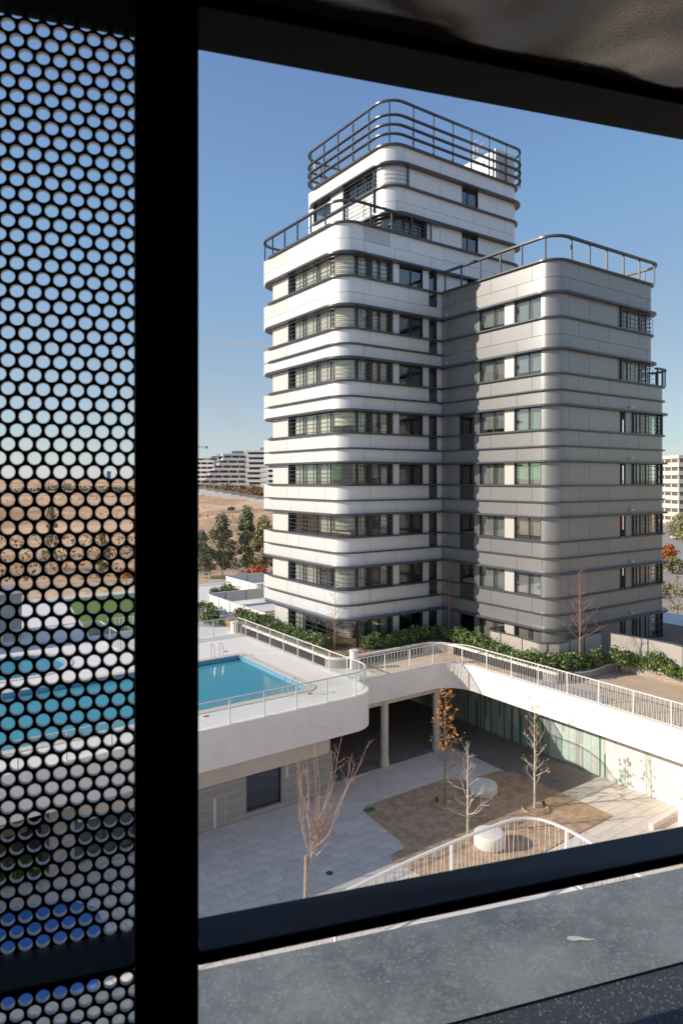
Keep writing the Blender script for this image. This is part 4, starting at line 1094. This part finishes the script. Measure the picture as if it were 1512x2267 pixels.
# ---------------------------------------------------------------- far buildings
def far_block(name, label, lat, dep, z, wd, dp, floors, fh, rot, step=0, win=5, wm=FARW, dm=FARD, inset_=0.0, seed=1):
    o = thing(name, label, 'apartment building', (*W(lat, dep), z), R(-YAW) + R(rot)); r = random.Random(seed)
    for k in range(floors):
        s_ = step * k; x0, x1 = -wd / 2 + s_, wd / 2; z0 = k * fh
        MB().box(x0, x1, -dp / 2 + inset_, dp / 2, z0, z0 + fh * .52).build('floor_band', wm, o)
        MB().box(x0 + .4, x1 - .4, -dp / 2 + inset_ + .9, dp / 2 - .6, z0 + fh * .52, z0 + fh).build('storey_wall', wm, o)
        n = max(1, int((x1 - x0) / win)); ww = (x1 - x0 - .8) / n
        for i in range(n):
            g_ = r.uniform(.1, .28); a = x0 + .4 + i * ww
            MB().box(a + ww * g_ * .5, a + ww * (1 - g_ * .5), -dp / 2 + inset_ + .8, -dp / 2 + inset_ + .89, z0 + fh * .53, z0 + fh * .99).build('window', dm, o)
        m2 = max(1, int(dp / win))
        for i in range(m2):
            a = -dp / 2 + 1.2 + i * (dp - 2) / m2
            for xx in (x0 + .3,): MB().box(xx, xx + .09, a + .3, a + (dp - 2) / m2 - .5, z0 + fh * .55, z0 + fh * .98).build('window', dm, o)
    zt = floors * fh; MB().box(-wd / 2 + step * (floors - 1), wd / 2, -dp / 2, dp / 2, zt, zt + fh * .4).build('parapet', wm, o)
    MB().box(wd * .1, wd * .3, -2, 2, zt + fh * .4, zt + fh * 1.0).build('roof_plant', FARG, o)
    return o
def FB(px, dep): return (px - CX) / F * dep
zA = -4.6
far_block('far_apartments', 'stepped white terraced apartment block on the far hill, foremost of the row', FB(500, 300), 300, zA, 26, 14, 7, 2.15, 12, step=1.9, win=3.5, seed=1)
far_block('far_apartments', 'white apartment block with dark balconies nearest the tower on the far hill', FB(573, 285), 285, zA - .5, 9.5, 12, 8, 2.05, 0, win=8, seed=2)
far_block('far_apartments', 'lower white wing with dark windows directly beside the tower edge on the far hill', FB(597, 282), 284, zA - 1.8, 6, 10, 5, 2.1, -8, win=2.5, seed=6)
far_block('far_apartments', 'grey-white banded apartment block at the far left beside the black post', FB(446, 330), 330, zA, 16, 12, 6, 2.15, -6, win=3, seed=3)
far_block('far_apartments', 'brownish unfinished block rising behind the far white apartments', FB(462, 370), 370, zA + 3, 20, 14, 5, 2.4, 0, win=4, wm=mat('brick_brown', (.16, .11, .09), .9), seed=4)
far_block('far_apartments', 'long white block partly hidden behind the stepped terraces on the far hill', FB(540, 345), 345, zA, 26, 12, 6, 2.7, 4, win=3.5, seed=5)
far_block('far_office_block', 'cream banded apartment block beyond the car park at the right edge', FB(1520, 265) + 12, 262, -16.9, 44, 16, 8, 3.1, 4, win=4.5, wm=mat('far_cream', (.66, .61, .55), .8), dm=mat('far_brown_glass', (.13, .12, .11), .4), seed=7)
# red autumn hedge and retaining wall below the far apartments
def far_strip(label, p0, p1, d0, d1, n, mt, seed, h, zoff=0):
    r = random.Random(seed); o = thing('far_shrubs', label, 'shrubs')
    def fn(rg):
        u = rg.random(); l, d = FB(p0 + (p1 - p0) * u, d0 + (d1 - d0) * u), d0 + (d1 - d0) * u; x, y = W(l, d)
        return (x + rg.gauss(0, .8), y + rg.gauss(0, .8), terr(x, y) + zoff + rg.random() ** 1.5 * h * (.6 + .8 * noise.noise((u * 23, seed, 0)) + .4))
    leaf_cloud(fn, n, .55, seed, len(mt)).build('foliage', mt, o)
far_strip('band of rusty red and green shrubs in front of the far white apartments', 430, 600, 278, 255, 3200, [LO2, LEAFP, LEAFY, H3], 61, 3.2)
o = thing('retaining_wall', 'stepped white retaining wall with a grey fence at the top of the dry hill', 'wall')
for i in range(9):
    px0, px1 = 440 + i * 18, 440 + (i + 1) * 18; d = 262 - i * 3.5
    x0_, y0_ = W(FB(px0, d), d); x1_, y1_ = W(FB(px1, d), d); zz = (HZ - (1083 + i * 3.2)) * d / F
    MB().path([(x0_, y0_), (x1_, y1_)], -.2, .2, zz - 4, zz).build('wall_step', FARW, o); MB().path([(x0_, y0_), (x1_, y1_)], -.05, .05, zz + .002, zz + 1.1).build('fence_panel', FARG, o)
far_strip('dark hedge line along the road behind the screen', 20, 300, 300, 300, 1800, [LEAFP, H3], 62, 2.2)
crane = thing('tower_crane', 'thin tower crane over the far apartments beside the black post', 'crane')
cxx, cyy = W(FB(436, 420), 420); MB().tube([(cxx, cyy, 0), (cxx, cyy, 21.5)], .4, 4).build('mast', FARG, crane)
e1 = W(FB(457, 420), 420); MB().tube([(cxx, cyy, 20.2), (*e1, 20.2)], .25, 4).build('jib', FARG, crane); MB().obox(*e1, 19.2, 20.6, 1.4, 1.4).build('counterweight', FARG, crane)
tb_ = W(FB(241, 5000), 5000); o = tag(MB().obox(*tb_, -10, 62, 26, 26, 0).build('distant_skyscraper', mat('blue_far_tower', (.12, .2, .36), .4)), 'slim blue skyscraper on the distant horizon', 'skyscraper')

# street side at the right edge: car park, trees, car
ASP = mat('pale_asphalt', (.40, .36, .31), .9, var=.08, scale=.3)
rp_ = [G(1400, 1395, -16.4), G(1620, 1420, -16.4), G(1700, 1165, -16.4), G(1440, 1162, -16.4)]
tag(MB().prism(rp_, -16.5, -16.35).build('car_park', ASP), kind='structure')
def park_tree(label, px, py, h, seed, lm, nl):
    x, y = G(px, py, -16.35); t = thing('park_tree', label, 'tree'); r = random.Random(seed); tr_ = MB(); b_ = MB(); tips = []
    tr_.tube([(x, y, -16.6), (x + .05, y, -16.35 + h * .4)], .17, 8, r1=.14)
    def br(p, d, l, rr, lev):
        q = [p]
        for k in range(4): d = (d + Vector((r.gauss(0, .12), r.gauss(0, .12), r.gauss(0, .08)))).normalized(); q.append(q[-1] + d * l / 4)
        b_.tube(q, rr, 5, r1=rr * .5, cap=False)
        if lev < 4:
            for _ in range(3 if lev else 6): br(q[-1] if _ else q[2], (d + Vector((r.gauss(0, .5), r.gauss(0, .5), r.gauss(0, .25)))).normalized(), l * .68, rr * .52, lev + 1)
        else: tips.extend(q)
    for i in range(5): a = i * 1.26; br(Vector((x + .05, y, -16.35 + h * .38)), Vector((math.cos(a) * .8, math.sin(a) * .8, .75)).normalized(), h * .26, .08, 1)
    tr_.build('trunk', BARK, t); b_.build('branches', BARK, t)
    if nl: leaf_cloud(lambda g_: g_.choice(tips) + Vector((g_.gauss(0, .2), g_.gauss(0, .2), g_.gauss(0, .2))), nl, .13, seed, len(lm)).build('crown', lm, t)
park_tree('spreading nearly bare street tree beyond the grey block at the right edge', 1497, 1390, 6.0, 71, [LEAFY, LP2], 2600)
x, y = G(1512, 1200, -16.35); crown_tree('yellow-green rounded tree in front of the cream block at the right edge', x, y, -16.35, 6.5, 4.2, 72, [LEAFY, LP2], n=5000, leaf=.35, conic=False, base=.2)
x, y = G(1478, 1243, -16.35); crown_tree('flame-red small autumn tree beside the grey block', x, y, -16.35, 3.2, 1.8, 73, [LO2, LO2, LEAFO], n=2200, leaf=.25, conic=False, base=.1)
x, y = G(1487, 1270, -16.35); crown_tree('olive shrub tree below the flame-red tree', x, y, -16.35, 2.6, 2.0, 74, [LEAFY, LEAFP], n=2000, leaf=.22, conic=False, base=.05)
x, y = G(1502, 1420, -16.2); crown_tree('low dry bush at the foot of the spreading street tree', x, y, -16.4, 1.8, 2.2, 75, [LEAFY, LEAFP], n=2500, leaf=.15, conic=False, base=.02)
def car(px, py, label, col):
    x, y = G(px, py, -16.35); o = thing('parked_car', label, 'car', (x, y, -16.35), R(-YAW) + R(4))
    cm = mat('white_car_paint', col, .3, coat=.5)
    m = MB(); sec = [(-2.15, .35), (-2.2, .75), (-1.9, .95), (-1.0, 1.0), (1.1, .98), (1.95, .9), (2.15, .7), (2.1, .35)]
    n = len(sec); m.add([(a, -.88, b) for a, b in sec] + [(a, .88, b) for a, b in sec], [tuple(range(n)), tuple(range(n, 2 * n))[::-1]] + [(i, (i + 1) % n, n + (i + 1) % n, n + i)[::-1] for i in range(n)])
    m.build('body', cm, o, bevel=.05)
    cb = [(-1.7, .98), (-1.2, 1.45), (.5, 1.47), (1.2, .98)]; m = MB(); m.add([(a, -.74, b) for a, b in cb] + [(a, .74, b) for a, b in cb], [(0, 1, 2, 3), (7, 6, 5, 4)] + [(i, (i + 1) % 4, 4 + (i + 1) % 4, 4 + i)[::-1] for i in range(4)])
    m.build('cabin', FARD, o)
    MB().box(-1.15, .45, -.72, .72, 1.462, 1.5).build('roof', cm, o)
    for wx in (-1.35, 1.35):
        for wy in (-.86, .86): MB().tube([(wx, wy - .1, .33), (wx, wy + .1, .33)], .33, 14).build('wheel', FRAME, o)
car(1503, 1194, 'white car parked beyond the grey block in front of the cream block', (.75, .75, .75))
def lamp(px, py, z, h, label):
    x, y = G(px, py, z); o = thing('street_lamp', label, 'street lamp', group='street lamps beyond the podium')
    MB().tube([(x, y, z - .5), (x, y, z + h)], .06, 6, r1=.04).build('pole', FARW, o)
    a = W(.5, 0); MB().box(x - .55, x + .55, y - .1, y + .1, z + h, z + h + .1).build('lamp_head', FARW, o)
lamp(595, 1276, -13.7, 3.8, 'white double-headed street lamp just left of the white tower base')
lamp(86, 1280, -13.7, 8.5, 'white street lamp seen through the screen')

# contrails (thin ribbons of ice cloud high up)
CM = bpy.data.materials.new('ice_cloud'); CM.use_nodes = True; t = CM.node_tree; N = t.nodes; L = t.links
N.remove(N['Principled BSDF']); tr = N.new('ShaderNodeBsdfTransparent'); tl = N.new('ShaderNodeBsdfTranslucent'); tl.inputs[0].default_value = (.9, .9, .9, 1); dfc = N.new('ShaderNodeBsdfDiffuse'); dfc.inputs[0].default_value = (.9, .9, .9, 1)
ad = N.new('ShaderNodeMixShader'); L.new(tl.outputs[0], ad.inputs[1]); L.new(dfc.outputs[0], ad.inputs[2]); mx = N.new('ShaderNodeMixShader')
tc = N.new('ShaderNodeTexCoord'); n1 = N.new('ShaderNodeTexNoise'); n1.inputs['Scale'].default_value = .01; n1.inputs['Detail'].default_value = 6; L.new(tc.outputs['Object'], n1.inputs[0])
mr = N.new('ShaderNodeMapRange'); mr.inputs['From Min'].default_value = .3; mr.inputs['From Max'].default_value = .7; mr.inputs['To Min'].default_value = .3; mr.inputs['To Max'].default_value = .75; L.new(n1.outputs[0], mr.inputs[0])
L.new(mr.outputs[0], mx.inputs[0]); L.new(tr.outputs[0], mx.inputs[1]); L.new(ad.outputs[0], mx.inputs[2]); L.new(mx.outputs[0], N['Material Output'].inputs[0])
def trail(pts, dep, wpx):
    q = []
    for px, py in pts: d = dep; q.append((*W((px - CX) / F * d, d), (HZ - py) * d / F))
    m_ = MB(); rr = wpx * dep / F / 2; V = []; n = len(q)      # flattened roll of ice cloud, turned between sun and camera to look brighter
    for i in range(n):
        p = Vector(q[i]); d = (Vector(q[min(i + 1, n - 1)]) - Vector(q[max(i - 1, 0)])).normalized()
        h = (-sd + (-p).normalized()).normalized(); u = d.cross(h).normalized()
        for k in range(10): a = k * math.pi / 5; V.append(tuple(p + u * (1.25 * rr * math.cos(a)) + h * (.15 * rr * math.sin(a))))
    m_.add(V, [(i * 10 + k, i * 10 + (k + 1) % 10, (i + 1) * 10 + (k + 1) % 10, (i + 1) * 10 + k) for i in range(n - 1) for k in range(10)])
    return m_.build('contrail', CM, smooth=True)
for pts, wp in (([(380, 745), (445, 753), (520, 760), (600, 768), (700, 778)], 5.5), ([(-40, 368), (60, 378), (150, 388)], 2.5)):
    tag(trail(pts, 9000, wp), kind='structure')

wm_ = bpy.data.materials['ice_cloud'].copy(); wm_.name = 'thin_ice_cloud'
for n_ in wm_.node_tree.nodes:
    if n_.type == 'MAP_RANGE': n_.inputs['To Min'].default_value = 0.0; n_.inputs['To Max'].default_value = .14
    if n_.type == 'TEX_NOISE': n_.inputs['Scale'].default_value = .004
for pts, wp in (([(440, 868), (480, 900), (520, 930), (560, 962)], 26), ([(430, 815), (520, 822), (600, 830)], 9)):
    o = trail(pts, 9000, wp); o.data.materials[0] = wm_; tag(o, kind='structure')
mb = MB(); lr = random.Random(91)
for i in range(420):
    if lr.random() < .5: a, b_ = lr.gauss(985, 90), lr.gauss(1785, 40)
    else: a, b_ = lr.uniform(450, 1480), lr.uniform(1720, 2020)
    x, y = G(a, b_, ZP)
    if not (6 < x < 31.5 and 14 < y < 28): continue
    s_ = lr.uniform(.02, .05); an = lr.uniform(0, 6.28); z_ = ZP + .045 if inside((x, y), soil_poly) else ZP + .008
    mb.add([(x + s_ * math.cos(an + k * 1.57) * (1 if k % 2 else .55), y + s_ * math.sin(an + k * 1.57) * (1 if k % 2 else .55), z_ + lr.uniform(0, .012)) for k in range(4)], [(0, 1, 2, 3)])
tag(mb.build('leaf_litter', mat('dead_leaf', (.30, .16, .07), .8, var=.3, scale=5)), 'dry brown leaves scattered over the courtyard paving and sand', 'leaves', kind='stuff')
# ================================================================ OUR OWN FACADE (foreground)
th = R(17.5); A2 = R(-YAW) + th          # facade direction in world: camera-right rotated by 17.5 deg
fd = Vector((math.cos(A2), math.sin(A2))); fn_ = Vector((-math.sin(A2), math.cos(A2)))
def FN(f, n, z=None):
    p = fd * f + fn_ * n; return (p.x, p.y) if z is None else (p.x, p.y, z)
def fbox(m, f0, f1, n0, n1, z0, z1):
    P = [FN(f, n, z) for z in (z0, z1) for f, n in ((f0, n0), (f1, n0), (f1, n1), (f0, n1))]
    m.add(P, [(0, 3, 2, 1), (4, 5, 6, 7), (0, 1, 5, 4), (1, 2, 6, 5), (2, 3, 7, 6), (3, 0, 4, 7)]); return m
# sill / coping
m = bpy.data.materials.new('weathered_zinc'); m.use_nodes = True; t = m.node_tree; N = t.nodes; L = t.links; b = N['Principled BSDF']
tc = N.new('ShaderNodeTexCoord')
def NZ(s, d=6, r=.6, k=0.0):
    n_ = N.new('ShaderNodeTexNoise'); n_.inputs['Scale'].default_value = s; n_.inputs['Detail'].default_value = d; n_.inputs['Roughness'].default_value = r; n_.inputs['Distortion'].default_value = k; L.new(tc.outputs['Object'], n_.inputs['Vector']); return n_.outputs['Fac']
def RAMP(src, p0, p1, c0, c1):
    r_ = N.new('ShaderNodeValToRGB'); L.new(src, r_.inputs[0]); r_.color_ramp.elements[0].position = p0; r_.color_ramp.elements[1].position = p1; r_.color_ramp.elements[0].color = (*c0, 1); r_.color_ramp.elements[1].color = (*c1, 1); return r_.outputs[0]
def MIX(f, a, b_, mode='MIX'):
    x = N.new('ShaderNodeMix'); x.data_type = 'RGBA'; x.blend_type = mode
    (L.new(f, x.inputs['Factor']) if hasattr(f, 'links') else setattr(x.inputs['Factor'], 'default_value', f))
    for s_, v_ in (('A', a), ('B', b_)):
        if hasattr(v_, 'links'): L.new(v_, x.inputs[s_])
        else: x.inputs[s_].default_value = (*v_, 1)
    return x.outputs['Result']
base_ = RAMP(NZ(6, 6, .6), .35, .65, (.13, .155, .165), (.25, .275, .28))
vo = N.new('ShaderNodeTexVoronoi'); vo.inputs['Scale'].default_value = 110; L.new(tc.outputs['Object'], vo.inputs['Vector'])
sp_ = RAMP(vo.outputs['Distance'], .18, .42, (.55, .55, .55), (0, 0, 0))
msk = RAMP(NZ(20, 7, .75, .1), .38, .54, (0, 0, 0), (1, 1, 1))
fsp = MIX(1.0, sp_, msk, 'MULTIPLY')
c1 = MIX(fsp, base_, (.42, .42, .39))
c2_ = MIX(RAMP(NZ(38, 9, .75, .15), .50, .66, (0, 0, 0), (.55, .55, .55)), c1, (.36, .36, .335))
c3 = MIX(RAMP(NZ(190, 3, .5), .70, .76, (0, 0, 0), (.8, .8, .8)), c2_, (.55, .53, .5))
L.new(c3, b.inputs['Base Color']); b.inputs['Roughness'].default_value = .42; b.inputs['Specular IOR Level'].default_value = .5
ro = RAMP(NZ(14, 6, .6), .4, .65, (.30, .30, .30), (.6, .6, .6)); L.new(ro, b.inputs['Roughness'])
ZINC = m
sill = thing('window_sill', 'weathered grey metal parapet coping with dried water stains below the black rail', 'sill')
fbox(MB(), -1.6, 2.2, .968, 1.202, -.875, -.85).build('coping', ZINC, sill)
fbox(MB(), -1.6, 2.2, 1.19, 1.202, -.93, -.8755).build('drip_edge', ZINC, sill)
SPK = mat('speckled_dark_metal', (.05, .055, .065), .5, col2=(.30, .31, .33), scale=230, thr=(.60, .68), detail=2)
fbox(MB(), -1.6, 2.2, .30, .966, -.90, -.8535).build('inner_ledge', SPK, sill)
tag(MB().lathe(*FN(.83, 1.085), [(.014, -.8495), (.006, -.847)], 8).build('dropping', PALE), 'white bird dropping on the grey coping', 'stain') if False else None
g = MB(); pp = [FN(.775, 1.078, -.8485), FN(.783, 1.084, -.8485), FN(.80, 1.078, -.8485), FN(.812, 1.068, -.8485), FN(.826, 1.060, -.8485), FN(.812, 1.062, -.8485), FN(.797, 1.068, -.8485), FN(.785, 1.069, -.8485)]
g.add(pp, [tuple(range(8))[::-1]]); g.build('white_streak', PALE, sill)
# frame
fr_ = thing('window_frame', 'black steel frame of post, head beam and flat rail in front of the camera', 'frame')
fbox(MB(), .0106, .086, .862, .95, -2.2, .70).build('post', BLACK, fr_, bevel=.002)
fbox(MB(), -.95, -.875, .862, .95, -2.2, .70).build('post', BLACK, fr_, bevel=.002)
fbox(MB(), 1.5, 1.575, .862, .95, -2.2, .70).build('post', BLACK, fr_, bevel=.002)
fbox(MB(), .087, 1.499, .879, .952, -.617, -.6).build('rail', RAILSKY, fr_, bevel=.003)
fbox(MB(), -.874, .0096, .879, .9515, -.607, -.6).build('rail', RAILSKY, fr_, bevel=.003)
fbox(MB(), -1.6, 2.2, .874, .967, .598, .70).build('head_beam', BLACK, fr_, bevel=.002)
WELD = mat('weld_scuff', (.12, .13, .14), .6, var=.4, scale=90)
MB().tube([FN(.0875, .885, -.601), FN(.0875, .95, -.601)], .004, 6).build('weld', WELD, fr_); MB().tube([FN(.0095, .885, -.602), FN(.009, .95, -.602)], .004, 6).build('weld', WELD, fr_)
# perforated sheet
sh = thing('perforated_screen', 'black perforated metal screen of round holes filling the left side of the view', 'screen')
pch, hr = .02056, .00835
rowh = pch * math.sqrt(3) / 2
V = []; Fc = []; Fm = []; NS = 18
f0c, z0c = .0008, -.0613; n0, n1 = .956, .9625
for j in range(-46, 39):
    zc = z0c + j * rowh
    for i in range(-42, 2):
        fc = f0c + (i + (.5 if j % 2 else 0)) * pch
        if fc > .03: continue
        o = len(V)
        for ln, rad_ in ((n0, 'o'), (n0, 'i'), (n1, 'i'), (n1, 'o')):
            for k in range(NS):
                a = 2 * math.pi * (k + .5) / NS
                if rad_ == 'i': rr = hr
                else:
                    sec = (a + math.pi / 6) % (math.pi / 3) - math.pi / 6       # hexagon with vertical flats at +-x
                    rr = (pch / 2) / math.cos(sec)
                V.append(FN(fc + rr * math.cos(a), ln, zc + rr * math.sin(a)))
        for q in range(3):
            for k in range(NS):
                k2 = (k + 1) % NS; Fm.append(1 if q == 1 else 0); Fc.append((o + q * NS + k, o + q * NS + k2, o + (q + 1) * NS + k2, o + (q + 1) * NS + k))
mb = MB(); mb.v = V; mb.f = Fc; mb.fm = Fm
SHM = mat('black_screen_paint', (.009, .009, .010), .42, spec=.35)
mb.build('perforated_sheet', [SHM, mat('bare_hole_edge', (.56, .54, .52), .4)], sh)
# loggia room round the camera
lg = thing('loggia_room', 'dark enclosed loggia with glossy brown-black ceiling from which the view is taken', 'room')
CEIL = bpy.data.materials.new('glossy_dark_ceiling'); CEIL.use_nodes = True; t = CEIL.node_tree; N = t.nodes; L = t.links; b = N['Principled BSDF']
b.inputs['Base Color'].default_value = (.010, .008, .0065, 1); b.inputs['Roughness'].default_value = .11; b.inputs['Specular IOR Level'].default_value = .42; b.inputs['Coat Weight'].default_value = .12; b.inputs['Coat Roughness'].default_value = .12
tc = N.new('ShaderNodeTexCoord'); n1_ = N.new('ShaderNodeTexNoise'); n1_.inputs['Scale'].default_value = 2.2; n1_.inputs['Detail'].default_value = 1.5; n1_.inputs['Distortion'].default_value = .8; L.new(tc.outputs['Object'], n1_.inputs[0])
n2_ = N.new('ShaderNodeTexNoise'); n2_.inputs['Scale'].default_value = 260; n2_.inputs['Detail'].default_value = 2; L.new(tc.outputs['Object'], n2_.inputs[0])
b1 = N.new('ShaderNodeBump'); b1.inputs['Strength'].default_value = 1.0; b1.inputs['Distance'].default_value = .06; L.new(n1_.outputs[0], b1.inputs['Height'])
b2 = N.new('ShaderNodeBump'); b2.inputs['Strength'].default_value = .25; b2.inputs['Distance'].default_value = .001; L.new(n2_.outputs[0], b2.inputs['Height']); L.new(b1.outputs[0], b2.inputs['Normal']); L.new(b2.outputs[0], b.inputs['Normal']); L.new(b2.outputs[0], b.inputs['Coat Normal'])
DR = mat('dark_plaster', (.045, .04, .036), .8)
fbox(MB(), -1.6, 2.2, -3, .872, .612, .70).build('ceiling', CEIL, lg)
fbox(MB(), -1.6, 2.2, -3, .95, -2.25, -2.2).build('floor', DR, lg); fbox(MB(), -1.6, 2.2, -3.1, -3.001, -2.25, .72).build('back_wall', DR, lg)
fbox(MB(), -1.72, -1.601, -3.1, .95, -2.25, .72).build('side_wall', DR, lg); fbox(MB(), 2.201, 2.3, -3.1, .95, -2.25, .72).build('side_wall', DR, lg)
fbox(MB(), -1.6, -.951, .87, .95, -2.2, .70).build('front_pier', DR, lg); fbox(MB(), 1.576, 2.2, .87, .95, -2.2, .70).build('front_pier', DR, lg)
fbox(MB(), -1.6, 2.2, .22, .29, -2.2, -.90).build('parapet_inner', DR, lg)
ow = thing('near_building', 'pale building from whose window the view is taken', 'building')
fbox(MB(), -26, -1.73, -5, 1.17, -16.4, 9).build('wall', STUCCO, ow); fbox(MB(), 2.31, 24, -5, 1.17, -16.4, 9).build('wall', STUCCO, ow)
fbox(MB(), -1.72, 2.3, .98, 1.17, -16.4, -.88).build('wall', STUCCO, ow); fbox(MB(), -1.72, 2.3, .98, 1.17, .78, 6).build('wall', STUCCO, ow)
fbox(MB(), -1.72, 2.3, -5, .96, .721, 6).build('wall', STUCCO, ow); fbox(MB(), -1.72, 2.3, -5, .979, -16.4, -2.26).build('wall', STUCCO, ow)
